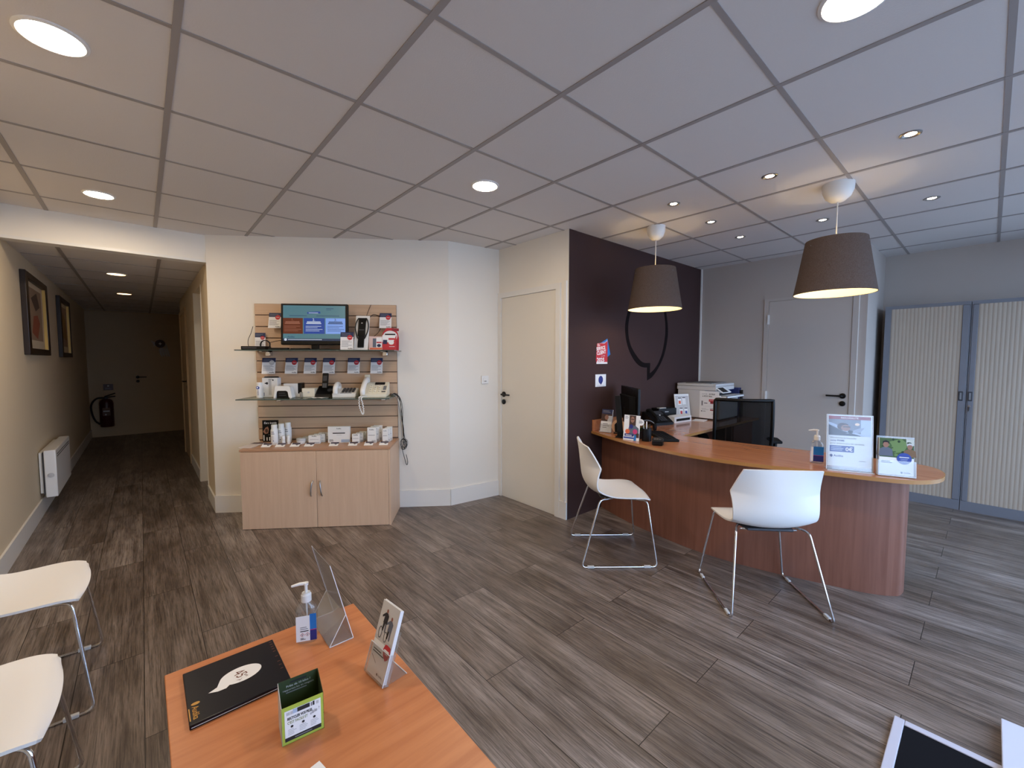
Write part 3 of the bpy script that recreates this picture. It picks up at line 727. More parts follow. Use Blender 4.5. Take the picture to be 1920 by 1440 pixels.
# small potted plant
a = thing('small_plant', 'small green plant between the counter card and the desk phone', 'plant', (3.035,1.85,Z0))
mb = MB(); mb.lathe([(0,0),(.03,0),(.038,.06),(.034,.06),(.03,.05),(0,.05)], DGREY, 20); obj('pot', mb, a)
mb = MB(); LEAF = M('plant_leaf_green', (54, 84, 40), .5)
for k in range(14):
    an = k*2.4; l = .07+.05*random.random(); e = .5+.6*random.random(); d = Vector((math.cos(an)*math.cos(e), math.sin(an)*math.cos(e), math.sin(e))); s_ = Vector((-math.sin(an), math.cos(an), 0))*.012; b_ = Vector((0,0,.055))
    mb.poly([b_, b_+d*l*.5+s_, b_+d*l-Vector((0,0,.01)), b_+d*l*.5-s_], LEAF)
obj('foliage', mb, a)
a = thing('photo_cards', 'small colour printed cards standing behind the plant', 'card', (3.42,2.18,Z0), face(-.8,-.6))
mb = MB(T12); mb.box(-.045, .045, -.001, .001, 0, .13, PAPER); mb.M = Matrix.Identity(4); F = T12 @ FR(-.001)
for k, m_ in enumerate((RED, HAIRP, ORANGE, SKINP, DRED)): mb.rect(F, -.04+.017*(k % 4), .04+.02*k, -.028+.017*(k % 4), .075+.012*k, m_)
obj('card', mb, a)
# monitor seen from behind
a = thing('desk_monitor', 'black desktop monitor seen from behind near the plum wall', 'monitor', (3.205,2.075,Z0), face(.76,-.65))
mb = MB(); mb.box(-.25, .25, -.012, .012, .10, .40, BLACK, .005); obj('screen_panel', mb, a)
mb = MB(); mb.prism([(-.19,.012),(.19,.012),(.15,.05),(-.15,.05)], .12, .33, BLACKM, .004); obj('rear_housing', mb, a)
mb = MB(); mb.box(-.025, .025, .03, .055, .01, .22, BLACK, .003); mb.box(-.09, .09, -.03, .056, 0, .012, BLACK, .004); obj('monitor_stand', mb, a)
mb = MB(); F = FR(-.0125); mb.rect(F, -.24, .115, .24, .39, M('dark_screen', (20, 22, 28), .15)); obj('screen_face', mb, a)
# keyboard, headset
a = thing('keyboard', 'black keyboard lying slanted on the desk behind the card terminal', 'keyboard', (3.205,1.765,Z0), face(.72,-.70))
mb = MB(); mb.box(-.205, .205, -.07, .07, 0, .018, BLACKM, .004); obj('keyboard_body', mb, a)
mb = MB()
for r in range(5):
    for c_ in range(15): mb.box(-.195+c_*.026, -.173+c_*.026, -.062+r*.025, -.041+r*.025, .0175, .0205, BLACK)
obj('key_block', mb, a)
a = thing('headset', 'black headset with grey rimmed band lying by the keyboard', 'headset', (3.40,2.03,Z0), face(-.7,-.7))
mb = MB(); mb.tube([(.075*math.cos(q), .0, .035+.055*math.sin(q)) for q in [PI*k/14 for k in range(15)]], .009, BLACK, 10); mb.tube([(.078*math.cos(q), -.008, .036+.058*math.sin(q)) for q in [PI*k/14 for k in range(15)]], .003, GREY, 8); obj('head_band', mb, a)
for s in (-1, 1):
    mb = MB(Matrix.Translation((.075*s,0,.034)) @ rot('Y', PI/2)); mb.lathe([(.02,-.012),(.034,-.01),(.034,.01),(.02,.012)], BLACKM, 20); obj('ear_cushion', mb, a)
mb = MB(); mb.tube(cr([(-.075,0,.02),(-.06,-.06,.012),(-.01,-.09,.01)], 5), .004, BLACK, 8); obj('microphone_arm', mb, a)
# desk phone
a = thing('desk_phone', 'black office phone with raised display on the wing of the desk', 'phone', (3.83,2.17,Z0), face(-.35,-.93))
mb = MB(); mb.prism([(-.09,0),(.12,0),(.12,.012),(-.01,.12),(-.09,.135)], -.105, .125, BLACK, .006); mb.M = Matrix(((0,0,1,0),(1,0,0,0),(0,1,0,0),(0,0,0,1)))
mb.bm.free(); mb = MB(Matrix(((0,0,1,0),(1,0,0,0),(0,1,0,0),(0,0,0,1)))); mb.prism([(-.10,0),(.10,0),(.10,.115),(.075,.12),(-.10,.025)], -.105, .125, BLACK, .006); obj('body', mb, a)
q = math.atan2(.095,.175); Fp = Matrix.Translation((0,-.10,.0265)) @ rot('X', q)
mb = MB(Fp); F = FT(.0012)
for r in range(4):
    for c_ in range(3): mb.box(-.01+c_*.028, .012+c_*.028, .03+r*.02, .044+r*.02, 0, .004, DGREY)
mb.box(-.01, .09, .13, .185, 0, .004, DGREY, .001); mb.box(.03,.045,.115,.125,0,.005,LGREY); obj('keypad', mb, a)
mb = MB(Fp); mb.tube(fillet([(-.07,.01,.012),(-.07,.03,.038),(-.07,.16,.04),(-.07,.19,.014)], .02), .017, BLACKM, 12); obj('handset', mb, a)
a = thing('label_printer', 'small black printer with silver paper slot behind the office phone', 'printer', (4.085,2.248,Z0), face(-.30,-.95))
mb = MB(); mb.box(-.10, .14, -.05, .06, 0, .135, BLACK, .006); obj('body', mb, a)
mb = MB(); mb.box(-.09, .0, -.048, -.005, .1345, .142, LGREY, .002); F = FR(-.0505); mb.rect(F, -.02, .095, .03, .103, LGREY); obj('paper_slot', mb, a)
a = thing('scanner_box', 'white low device with black slot on the wing of the desk', 'scanner', (4.14,2.10,Z0), face(-.12,-1))
mb = MB(Matrix(((0,0,1,0),(1,0,0,0),(0,1,0,0),(0,0,0,1)))); mb.prism([(-.05,0),(.05,0),(.05,.06),(.01,.075),(-.05,.06)], -.145, .145, WHITE, .004); obj('body', mb, a)
mb = MB(); mb.box(-.115, .115, -.052, -.049, .018, .042, BLACKM); obj('slot', mb, a)
a = thing('hearing_aid_display', 'white tilted board with carded small devices standing on the desk wing', 'display', (4.38,2.172,Z0), face(-.55,-.83))
mb = MB(rot('X', math.radians(-12))); mb.box(-.085, .085, -.006, .006, 0, .27, WHITE, .005); mb.box(-.075, .075, -.008, -.006, .02, .25, LGREY); mb.M = Matrix.Identity(4); mb.box(-.085, .085, -.02, .06, 0, .006, WHITE, .002); obj('board', mb, a)
mb = MB(); F = rot('X', math.radians(-12)) @ FR(-.008)
for (u, v, m1) in ((-.03,.15,ORANGE),(.02,.155,PAPER),(-.02,.04,RED),(.035,.04,BLUE)):
    mb.rect(F, u-.02, v, u+.02, v+.085, PAPER, .002); mb.rect(F, u-.012, v+.012, u+.012, v+.045, m1, .003); mb.rect(F, u-.018, v+.07, u+.018, v+.08, TXTB, .003)
obj('carded_devices', mb, a)
tag(obj('paper_sheet', MB().box(-.085, .085, -.06, .06, 0, .003, PAPER), None, (4.39,2.0,Z0), .2), 'white sheets of paper lying flat in front of the printer', 'paper')
# multifunction printer
a = thing('office_printer', 'large pale office printer with scanner lid at the corner of the desk', 'printer', (0,0,Z0))
PR = M('printer_grey_white', (206, 204, 202), .5)
x0, x1 = 4.5, 4.97
mb = MB(); mb.box(x0, x1, 1.84, 2.30, .012, .262, PR, .008); mb.box(x0+.02, x1-.02, 1.86, 2.28, 0, .014, DGREY); mb.box(x0, x1, 2.0, 2.30, .25, .315, PR, .004); obj('body', mb, a)
mb = MB(); mb.box(x0-.004, x1, 1.885, 2.31, .312, .352, PR, .004); mb.box(x0-.004, x1, 1.885, 2.31, .354, .38, PR, .006); mb.box(x0+.05, x1-.04, 1.95, 2.24, .3795, .388, DGREY, .002); obj('scanner_unit', mb, a)
mb = MB(Matrix.Translation((x0+.1,1.885,.345)) @ rot('X', math.radians(35))); mb.box(-.09, .12, -.085, 0, -.012, 0, WHITE, .003); mb.box(-.08, .05, -.08, -.006, -.001, .002, BLACK); obj('control_panel', mb, a)
mb = MB(); mb.box(x0+.05, x1-.05, 1.87, 1.995, .2615, .2635, DGREY); mb.box(x0+.02, x1+.0, 1.78, 1.845, .235, .262, WHITE, .005); obj('output_tray', mb, a)
tag(obj('battery_poster', MB(), None), 'white battery price poster stuck on the printer side', 'poster') if False else None
mb = MB(Matrix(((0,0,-1,x0-.0015),(-1,0,0,2.055),(0,1,0,Z0+.015),(0,0,0,1)))); F = Matrix.Identity(4)
mb.box(0, .205, 0, .29, -.0008, 0, PAPER)
mb.txt(F, 'LOT DE', .025, .252, .018, TXT, 'L', .0012, 0, .9); mb.txt(F, '60 PILES', .1, .252, .02, TXTB, 'L', .0012, .02, .9); mb.txt(F, 'A PETIT PRIX', .03, .228, .02, TXTB, 'L', .0012, .02, .9)
mb.ell(F, .178, .214, .013, .013, TXTB); mb.rect(F, .10, .18, .165, .205, RED); mb.rect(F, .115, .158, .165, .182, DRED); mb.txt(F, 'PROMO', .108, .188, .013, PAPER, 'L', .0012)
mb.rect(F, .022, .135, .037, .185, TXT); mb.rect(F, .05, .158, .085, .165, TXTB); mb.rect(F, .02, .128, .13, .13, LGREY)
mb.lines(F, .025, .1, .105, 2, .01, .004, LGREY); mb.rect(F, .115, .085, .165, .098, DRED); mb.lines(F, .115, .165, .11, 1, .01, .005, TXT); logo(mb, F, .025, .075, .011, TXTB); mb.lines(F, .13, .18, .055, 2, .008, .003, LGREY)
tag(obj('price_poster', mb), 'white battery price poster stuck on the side of the office printer', 'poster')
a = thing('box_file', 'dark blue box file standing behind the printer against the back wall', 'file', (5.02,1.91,Z0))
mb = MB(); mb.box(-.04, .03, -.07, .07, 0, .325, M('navy_file_card', (26, 38, 92), .5), .003); obj('file_cover', mb, a)
mb = MB(); mb.box(-.02, .02, -.095, -.075, 0, .30, BLACK, .002); tag(obj('black_folder', mb, None, (5.02,1.91,Z0)), 'thin black folder standing right of the blue box file', 'folder')

# office chair behind the desk
a = thing('office_chair', 'black office swivel chair with mesh back behind the reception desk', 'office chair', (4.13,1.52,0), math.atan2(.49,.87))
MESH = mesh_fabric('black_mesh_weave', (10,10,11), .94)
def backpt(v, z): return (-.245-.02*math.sin((z-.55)/.5*PI)+.05*v*v+(-.05)*(z-.62), v*.225*(1-.1*max(0,(.62-z)/.2)), z)
rows = [[backpt(-1+2*k/10, .56+.46*i/10) for k in range(11)] for i in range(11)]
mb = MB(); mb.surf(rows, MESH); obj('mesh_back', mb, a)
ringp = [backpt(-1+2*k/10, 1.02) for k in range(11)]+[backpt(1, 1.02-.46*i/10) for i in range(1,11)]+[backpt(1-2*k/10, .56) for k in range(1,11)]+[backpt(-1, .56+.46*i/10) for i in range(1,10)]
mb = MB(); mb.tube(fillet(ringp+[ringp[0]], .03, 3)[:-1], .015, BLACK, 10, True); mb.tube(cr([(-.27,0,.56),(-.29,0,.47),(-.2,0,.42),(-.05,0,.42)], 5), .02, BLACK, 10); obj('back_frame', mb, a)
mb = MB(); mb.prism([(-.22,-.2),(-.1,-.245),(.15,-.245),(.24,-.2),(.25,0),(.24,.2),(.15,.245),(-.1,.245),(-.22,.2)], .43, .5, BLACKM, .02, True); obj('seat_cushion', mb, a)
for s in (-1, 1):
    mb = MB(); mb.tube(fillet([(-.02,.2*s,.42),(-.02,.295*s,.43),(-.02,.295*s,.63)], .03), .018, BLACK, 10); ar = obj('armrest', mb, a)
    mb = MB(); mb.prism([(-.12,.255*s),(-.1,.335*s),(.08,.34*s),(.11,.31*s),(.11,.265*s),(.08,.25*s)][::s], .63, .655, BLACKM, .008, True); obj('arm_pad', mb, ar)
mb = MB(); mb.lathe([(.03,.12),(.03,.26),(.02,.262),(.02,.42)], BLACK, 16); obj('gas_column', mb, a)
mb = MB()
for k in range(5):
    q = 2*PI*k/5; mb.tube([(0,0,.12),(.3*math.cos(q), .3*math.sin(q), .075)], [.025,.016], BLACK, 8)
st = obj('star_base', mb, a)
for k in range(5):
    q = 2*PI*k/5; mb = MB(Matrix.Translation((.3*math.cos(q), .3*math.sin(q), .03)) @ rot('X', PI/2)); mb.lathe([(.015,-.02),(.03,-.018),(.03,.018),(.015,.02)], BLACK, 16); obj('caster', mb, st)

# plum wall: decal, stickers
def wallpoly(mb, pts, y, m): mb.poly([(p[0], y, p[1]) for p in pts], m)
Lo = [(3.60,1.93),(3.555,1.832),(3.522,1.733),(3.517,1.658),(3.535,1.569),(3.578,1.48),(3.633,1.412),(3.704,1.35),(3.776,1.311),(3.848,1.293),(3.922,1.289)]
Li = [(3.648,1.92),(3.605,1.836),(3.573,1.736),(3.567,1.661),(3.581,1.586),(3.617,1.511),(3.673,1.451),(3.73,1.405),(3.788,1.366),(3.861,1.34),(3.981,1.337)]
Ro = [(3.927,1.156),(4.016,1.186),(4.108,1.25),(4.2,1.34),(4.27,1.441),(4.315,1.56),(4.332,1.67),(4.317,1.779),(4.285,1.887)]
Ri = [(3.977,1.229),(4.045,1.259),(4.113,1.308),(4.167,1.365),(4.22,1.449),(4.257,1.558),(4.277,1.668),(4.269,1.777),(4.24,1.883)]
To = [(4.285,1.887),(4.20,1.985),(4.08,2.05),(3.93,2.075),(3.78,2.04),(3.67,1.985),(3.60,1.93)]
Ti = [(4.24,1.883),(4.165,1.955),(4.06,2.01),(3.93,2.03),(3.80,2.0),(3.71,1.965),(3.648,1.92)]
mb = MB(); Yw = 2.3442
for O, I in ((Lo, Li), (Ro, Ri), (To, Ti)):
    o_ = cr([(q[0],0,q[1]) for q in O], 4); i_ = cr([(q[0],0,q[1]) for q in I], 4)
    for k in range(len(o_)-1): wallpoly(mb, [(o_[k].x,o_[k].z),(o_[k+1].x,o_[k+1].z),(i_[k+1].x,i_[k+1].z),(i_[k].x,i_[k].z)], Yw, DECAL)
wallpoly(mb, [(3.981,1.337),(3.922,1.289),(3.927,1.156),(3.977,1.229)], Yw, DECAL)
tag(obj('speech_bubble_decal', mb, solid=.0017), 'large dark speech bubble outline on the plum wall', 'wall decal')
mb = MB(Matrix(((1,0,0,3.07),(0,0,-1,2.3452),(0,1,0,1.33),(0,0,0,1)))); F = Matrix.Identity(4)
mb.prism([(.01,.17),(.165,.235),(.213,.09),(.17,.066),(.05,.1)], 0, .0008, BBLUE)
mb.prism([(.01,.185),(.12,.2),(.168,.215),(.168,.004),(.005,.004),(-.003,.04)], 0, .0013, RED); mb.rect(F, .005, .003, .168, .019, PAPER, .0014)
mb.shape(F, [(.03,.19),(.08,.192),(.13,.2),(.163,.226),(.16,.21),(.12,.188)], PALEB, .0016)
mb.txt(F, 'Élu', .018, .162, .03, PAPER, 'L', .0016, .01, 1, .12); mb.txt(F, 'SERVICE', .005, .122, .042, PAPER, 'L', .0016, .035, .86, .14); mb.txt(F, 'CLIENT', .01, .082, .046, PAPER, 'L', .0016, .035, .9, .14); mb.txt(F, 'DE L\'ANNÉE', .075, .068, .011, PAPER, 'L', .0016, 0, .9, .1)
mb.txt(F, '2025', .010, .023, .05, PAPER, 'L', .0016, .03, 1.12)
tag(obj('award_sticker', mb), 'red and blue SERVICE CLIENT 2025 sticker on the plum wall', 'sticker')
mb = MB(Matrix(((1,0,0,3.063),(0,0,-1,2.3452),(0,1,0,1.126),(0,0,0,1)))); mb.box(0, .157, 0, .112, 0, .0009, PAPER)
mb.ell(F, .078, .062, .034, .036, DBLUE, .001); mb.shape(F, [(.07,.03),(.098,.034),(.082,.014)], DBLUE, .001); mb.lines(F, .056, .1, .078, 4, .011, .003, BLUE, .0013); mb.rect(F, .02, .007, .137, .009, TXT, .001)
tag(obj('bubble_sticker', mb), 'white card with blue speech bubble below the red sticker', 'sticker')

# ------------------------------------------------------------------ roller cupboards
def roller(y0, y1, label, lockside, fa, fb, bw):
    a = thing('roller_cupboard', label, 'cupboard', (5.56,0,0), 0, 'grey roller shutter cupboards')
    mb = MB(); x0, x1 = 0, .37
    mb.box(x0, x1, y0, y0+fa, .09, 1.862, CABF); mb.box(x0, x1, y1-fb, y1, .09, 1.862, CABF); mb.box(x0, x1, y0, y1, 1.862, 1.893, CABF); mb.box(x0, x1, y0, y1, 0, .09, CABF); mb.box(x1-.01, x1, y0+fa, y1-fb, .09, 1.862, CABF)
    obj('cabinet_body', mb, a)
    s0, s1 = (y0+fa+.001, y0+fa+bw) if lockside < 0 else (y1-fb-bw, y1-fb-.001)
    ya, yb = (s1, y1-fb) if lockside < 0 else (y0+fa, s0)
    n = int((yb-ya)/.026); w = (yb-ya)/n; prof = []
    for k in range(n):
        prof += [(.0040, ya+w*k), (.0028, ya+w*(k+.15)), (.002, ya+w*(k+.4)), (.002, ya+w*(k+.65)), (.0028, ya+w*(k+.88))]
    prof.append((.0040, yb))
    mb = MB(); mb.surf([[(p[0], p[1], .09) for p in prof], [(p[0], p[1], 1.862) for p in prof]], TAMB)
    obj('ribbed_shutter', mb, a)
    mb = MB(); mb.box(-.004, .02, s0, s1, .092, 1.86, CABF, .003); br = obj('handle_bar', mb, a)
    ym = (s0+s1)/2+.004
    mb = MB(); mb.box(-.0065, -.003, ym-.014, ym+.014, 1.0, 1.085, DGREY, .004); mb.box(-.0072, -.006, ym-.008, ym+.008, 1.01, 1.075, GREY, .002); obj('grip', mb, br)
    if lockside > 0:
        mb = MB(Matrix.Translation((-.004,s1-.012,.955)) @ rot('Y', -PI/2)); mb.lathe([(.009,0),(.009,.006),(0,.006)], STEEL, 16); lk = obj('lock', mb, br)
        mb = MB(); mb.box(-.02, -.004, s1-.013, s1-.011, .91, .958, BLACK); obj('key', mb, br)
    return a
roller(.1345, .712, 'grey roller shutter cupboard nearer the office door', -1, .006, .046, .045)
roller(-1.05, .1305, 'grey roller shutter cupboard cut by the right photo edge', 1, .03, .006, .036)

# ------------------------------------------------------------------ slat wall display
LOCS = lambda s, o, z: SW(s, o, z)
a = thing('slat_board', 'pale wood slatted display board fixed to the diagonal wall', 'display board', SW(0,0,0), TH)
mb = MB(); zs = [.66]+[.755+.1009*k for k in range(11)]+[1.863]
mb.box(.395, 1.615, -.008, -.001, .645, 1.863, GROOVE)
for k in range(len(zs)-1): mb.box(.395, 1.615, -.02, -.008, zs[k]+(.003 if k else 0), zs[k+1]-.003 if k < len(zs)-2 else zs[k+1], BIRCHH, .0015, 1)
obj('slats', mb, a)
def shelf(z, s0, s1, d, m, label, brs):
    a = thing('glass_shelf', label, 'shelf', SW(0,0,z), TH)
    mb = MB(); mb.box(s0, s1, -d, -.0205, -.008, 0, m)
    p = obj('glass_pane', mb, a)
    mb = MB(); mb.box(s0, s1, -d-.0008, -d, -.008, 0, GLASSE); mb.box(s0-.0008, s0, -d, -.02, -.008, 0, GLASSE); mb.box(s1, s1+.0008, -d, -.02, -.008, 0, GLASSE); obj('glass_edge', mb, p)
    for s in brs:
        mb = MB(); mb.box(s-.022, s+.022, -.075, -.0203, -.05, -.0082, CHROME, .006); mb.box(s-.012, s+.012, -.2, -.0203, -.016, -.0083, CHROME, .002); obj('shelf_bracket', mb, a)
    return a
shelf(1.452, .405, 1.655, .375, GLASSD, 'upper smoked glass shelf carrying the screen', (.52, 1.52))
shelf(1.052, .405, 1.612, .385, GLASS, 'lower clear glass shelf carrying the phones', (.60, 1.50))

# cabinet
a = thing('base_cabinet', 'pale birch two door base cabinet below the slat board', 'cabinet', SW(0,0,0), TH)
mb = MB(); mb.box(.447, 1.62, -.418, -.013, .0, .634, BIRCHV); obj('carcass', mb, a)
mb = MB(); mb.box(.44, 1.622, -.432, -.013, .635, .652, BIRCHT, .002); obj('cabinet_top', mb, a)
for s0, s1, hs in ((.449,1.0315,1.0),(1.0345,1.604,1.064)):
    mb = MB(); mb.box(s0, s1, -.434, -.4185, .003, .631, BIRCHV, .001, 1); d = obj('door', mb, a)
    e = 1 if hs > 1.03 else -1
    mb = MB(); mb.tube(cr([(hs-.004*e,-.434,.388),(hs,-.452,.37),(hs+.006*e,-.457,.325),(hs+.010*e,-.452,.28),(hs+.012*e,-.434,.262)], 5), [.005]+[.0055]*19+[.004], STEEL, 10); obj('handle', mb, d)
mb = MB(); mb.box(1.606, 1.6215, -.434, -.4185, 0, .634, BIRCHV); obj('side_edge', mb, a)

# television
a = thing('display_screen', 'small black television showing a blue and brown slide on the glass shelf', 'television', SW(.965,.20,1.4525), TH+.02)
TV = rot('X', math.radians(-4))
mb = MB(Matrix.Translation((0,0,.045)) @ TV); mb.box(-.272, .272, -.012, .03, 0, .348, BLACK, .006); obj('bezel', mb, a)
mb = MB(); F = Matrix.Translation((0,0,.045)) @ TV @ FR(-.012)
u0, u1, v0, v1 = -.253, .253, .032, .332
mb.rect(F, u0, v0, u1, v1, S_TEAL, .0006); W_ = u1-u0; Hh = v1-v0
X_ = lambda x: u0+W_*x; Y_ = lambda y: v0+Hh*y
mb.rect(F, X_(0), Y_(.20), X_(.315), Y_(.645), S_BROWN, .001); mb.rect(F, X_(.33), Y_(.20), X_(.665), Y_(.645), S_BLUE, .001); mb.rect(F, X_(.68), Y_(.20), X_(1), Y_(.645), S_LIGHT, .001); mb.rect(F, X_(0), Y_(0), X_(1), Y_(.065), S_NAVY, .001)
for x_, n_, m1 in ((.15,'1.',S_TAN),(.49,'2.',S_TXT),(.84,'3.',S_DTXT)):
    mb.txt(F, n_, X_(x_), Y_(.565), .03, m1, 'C', .0016, .01); mb.rect(F, X_(x_-.11), Y_(.52), X_(x_+.11), Y_(.548), m1, .0014); mb.rect(F, X_(x_-.12), Y_(.48), X_(x_+.12), Y_(.508), m1, .0014)
    for k, e in enumerate((.12,.06,.14,.09)): mb.rect(F, X_(x_-.13), Y_(.41-.045*k), X_(x_+e), Y_(.422-.045*k), m1, .0014)
mb.shape(F, [(X_(.385),Y_(.765)),(X_(.575),Y_(.78)),(X_(.595),Y_(.775)),(X_(.595),Y_(.83)),(X_(.575),Y_(.835)),(X_(.385),Y_(.815))], S_BLUE, .0012); mb.rect(F, X_(.41), Y_(.785), X_(.56), Y_(.80), S_TXT, .0016)
mb.rect(F, X_(.1), Y_(.70), X_(.9), Y_(.715), S_DTXT, .0012); mb.rect(F, X_(.38), Y_(.695), X_(.53), Y_(.72), S_TEAL, .0015); mb.rect(F, X_(.69), Y_(.91), X_(.81), Y_(.925), S_DTXT, .0012); mb.rect(F, X_(.69), Y_(.875), X_(.77), Y_(.885), S_DTXT, .0012)
mb.txt(F, 'Audika', X_(.07), Y_(.09), .02, S_DTXT, 'L', .0014, .01); mb.ell(F, X_(.04), Y_(.035), .011, .011, S_TXT, .0016); mb.rect(F, X_(.08), Y_(.028), X_(.62), Y_(.044), S_TXT, .0014)
obj('lit_screen', mb, a)
mb = MB(); mb.box(-.03, .03, .0, .02, .008, .09, BLACK, .003); mb.prism([(-.13,-.05),(.13,-.05),(.12,.075),(-.12,.075)], 0, .01, BLACK, .003); obj('screen_stand', mb, a)

# leaflets
def leaflet(s, o, ztop, w, h, label, tilt=14, yaw=0., grp='price leaflets on the slat board', plain=False, onshelf=False):
    zb = ztop-h*math.cos(math.radians(tilt))
    a = thing('price_leaflet', label, 'leaflet', SW(s, o, zb), TH+yaw, grp)
    T = rot('X', math.radians(-tilt)); mb = MB(T); mb.box(-w/2, w/2, -.0006, .0006, 0, h, PAPER); mb.M = Matrix.Identity(4); F = T @ FR(-.0006)
    mb.rect(F, -w/2, h*.73, w/2, h, NAVY); mb.rect(F, -w*.42, h*.88, w*.25, h*.92, GREYP, .001); mb.rect(F, -w*.42, h*.80, w*.05, h*.84, GREYP, .001)
    m2 = LGREY if plain else RED
    mb.ell(F, w*.22, h*.70, w*.2, w*.2, m2, .0012); mb.rect(F, w*.1, h*.69, w*.34, h*.71, PAPER, .0016)
    mb.lines(F, -w*.42, w*.38, h*.52, 6, h*.062, h*.018, TXT, .0008); mb.txt(F, 'Audika', w*.44, h*.05, w*.13, TXTB, 'R', .001, .02)
    obj('sheet', mb, a)
    if not onshelf:
        mb = MB(); g = -(o-.018); yt = h*math.sin(math.radians(tilt))
        mb.box(-.012, .012, yt-.001, o-.0225 if yaw else o-.0203, h*.93*math.cos(math.radians(tilt)), h*.93*math.cos(math.radians(tilt))+.002, ACR); obj('clear_hook', mb, a)
    else:
        mb = MB(); mb.box(-w*.28, w*.28, .0, .035, 0, .002, ACR); obj('clear_foot', mb, a)
    return a
leaflet(.515, .065, 1.386, .108, .143, 'glare lit leaflet at the left end of the row of six', 14, .12, plain=True)
for s, lb in ((.705,'second'),(.865,'third'),(1.025,'fourth'),(1.240,'fifth'),(1.440,'sixth and rightmost')):
    leaflet(s, .066, 1.386, .105, .143, '%s price leaflet from the left in the row below the upper shelf' % lb)
leaflet(.578, .066, 1.781, .105, .138, 'price leaflet hung left of the television screen, partly behind it')
leaflet(.452, .06, 1.606, .082, .15, 'price leaflet low at the left board edge behind the black box', 8, .2, onshelf=True)
leaflet(1.525, .066, 1.788, .105, .14, 'price leaflet hung highest at the right board edge')
leaflet(1.260, .315, 1.60, .105, .15, 'price leaflet standing on the upper shelf at the screen corner', 8, onshelf=True)

# neck loop on a white board
a = thing('headset_display', 'black neck loop headset mounted on a tall white board', 'display', SW(1.36,.27,1.4525), TH)
T = rot('X', math.radians(-19)); mb = MB(T); mb.box(-.058, .058, 0, .006, 0, .315, WHITE, .001, 1); mb.M = Matrix.Identity(4); mb.box(-.03,.03,.004,.09,0,.003,WHITE); obj('white_board', mb, a)
mb = MB(T); mb.box(-.031, .031, -.016, 0, .12, .285, BLACK, .006); mb.box(-.026, .026, -.012, 0, .02, .13, BLACKM, .005); F = T @ FR(-.016); mb.M = Matrix.Identity(4); mb.rect(F, -.006, .235, .006, .243, LGREY, .001); mb.rect(F, -.022, .175, .022, .178, GREY, .001); obj('receiver_body', mb, a)
mb = MB(T); mb.tube(cr([(-.02,-.006,.285),(-.035,-.008,.283),(-.052,-.008,.235),(-.052,-.008,.18),(-.034,-.008,.115),(-.024,-.006,.10)], 5), .0045, BLACK, 8); mb.tube(cr([(.02,-.006,.285),(.035,-.008,.283),(.052,-.008,.235),(.052,-.008,.18),(.034,-.008,.115),(.024,-.006,.10)], 5), .0045, BLACK, 8); mb.box(-.036, .036, -.012, 0, .28, .29, BLACK, .003); obj('neck_loop', mb, a)
a_c = obj('cable', MB().tube(cr([(0,-.04,.29),(.005,-.03,.32),(.02,-.015,.37),(.035,-.006,.41)], 6), .0022, BLACK, 6), None, SW(1.36,.02,1.4525), TH); tag(a_c, 'thin black cable rising from the white headset board', 'cable')
a_c = obj('cable', MB().tube(cr([(.02,-.02,.29),(.06,-.01,.325),(.11,-.008,.30),(.125,-.008,.24),(.10,-.008,.17),(.05,-.012,.12)], 6), .0022, BLACK, 6), None, SW(1.36,.02,1.4525), TH); tag(a_c, 'thin black cable looping right of the white headset board', 'cable')
# red packets
def packet(s, o, w, h, label, kind):
    a = thing('blister_pack', label, 'packet', SW(s, o, 1.4525), TH, 'red and white packets on the upper shelf')
    T = rot('X', math.radians(-8)); mb = MB(T)
    if kind == 2:
        pts = [(-w/2,0),(w/2,0),(w/2,h*.55),(w*.42,h*.8),(w*.2,h),(-w*.2,h),(-w*.42,h*.8),(-w/2,h*.55)]
        mb.M = T @ Matrix(((1,0,0,0),(0,0,-1,0),(0,1,0,0),(0,0,0,1))); mb.prism(pts, -.006, .006, RED)
    else: mb.box(-w/2, w/2, -.006, .006, 0, h, RED if kind == 1 else M('pale_pink_card', (226, 196, 188), .6))
    mb.M = Matrix.Identity(4); F = T @ FR(-.006)
    if kind == 0:
        mb.rect(F, -w*.42, h*.04, w*.5, h*.16, ORANGE, .001); mb.rect(F, -w*.2, h*.2, w*.1, h*.85, GREYP, .001); mb.rect(F, w*.06, h*.2, w*.48, h*.92, PAPER, .0014); mb.rect(F, w*.08, h*.5, w*.46, h*.6, RED, .0018); mb.ell(F, w*.27, h*.33, w*.15, w*.12, NAVY, .0018)
    elif kind == 1:
        mb.shape(F, [(-w*.5,h*.55),(w*.3,h*.5),(w*.5,h),(-w*.5,h)], PAPER, .001); mb.rect(F, -w*.05, h*.68, w*.4, h*.8, RED, .0014); mb.ell(F, w*.15, h*.5, w*.2, h*.14, PAPER, .0012); mb.rect(F, -w*.45, h*.4, -w*.15, h*.68, NAVY, .0014); mb.rect(F, 0, h*.22, w*.4, h*.25, PAPER, .0014)
    else:
        mb.ell(F, 0, h*.62, w*.42, h*.26, PAPER, .001); mb.rect(F, -w*.3, h*.66, w*.3, h*.74, TXTB, .0014); mb.rect(F, w*.1, h*.86, w*.5, h*.98, DRED, .001); mb.rect(F, -w*.25, h*.54, w*.25, h*.58, RED, .0014)
    obj('card', mb, a)
    return a
packet(1.575, .12, .15, .2, 'tall red packet with white roundel at the back right of the shelf', 2)
packet(1.475, .235, .11, .118, 'pale packet with navy motif right of the headset board', 0)
packet(1.588, .225, .115, .13, 'red packet with white top at the right end of the upper shelf', 1)
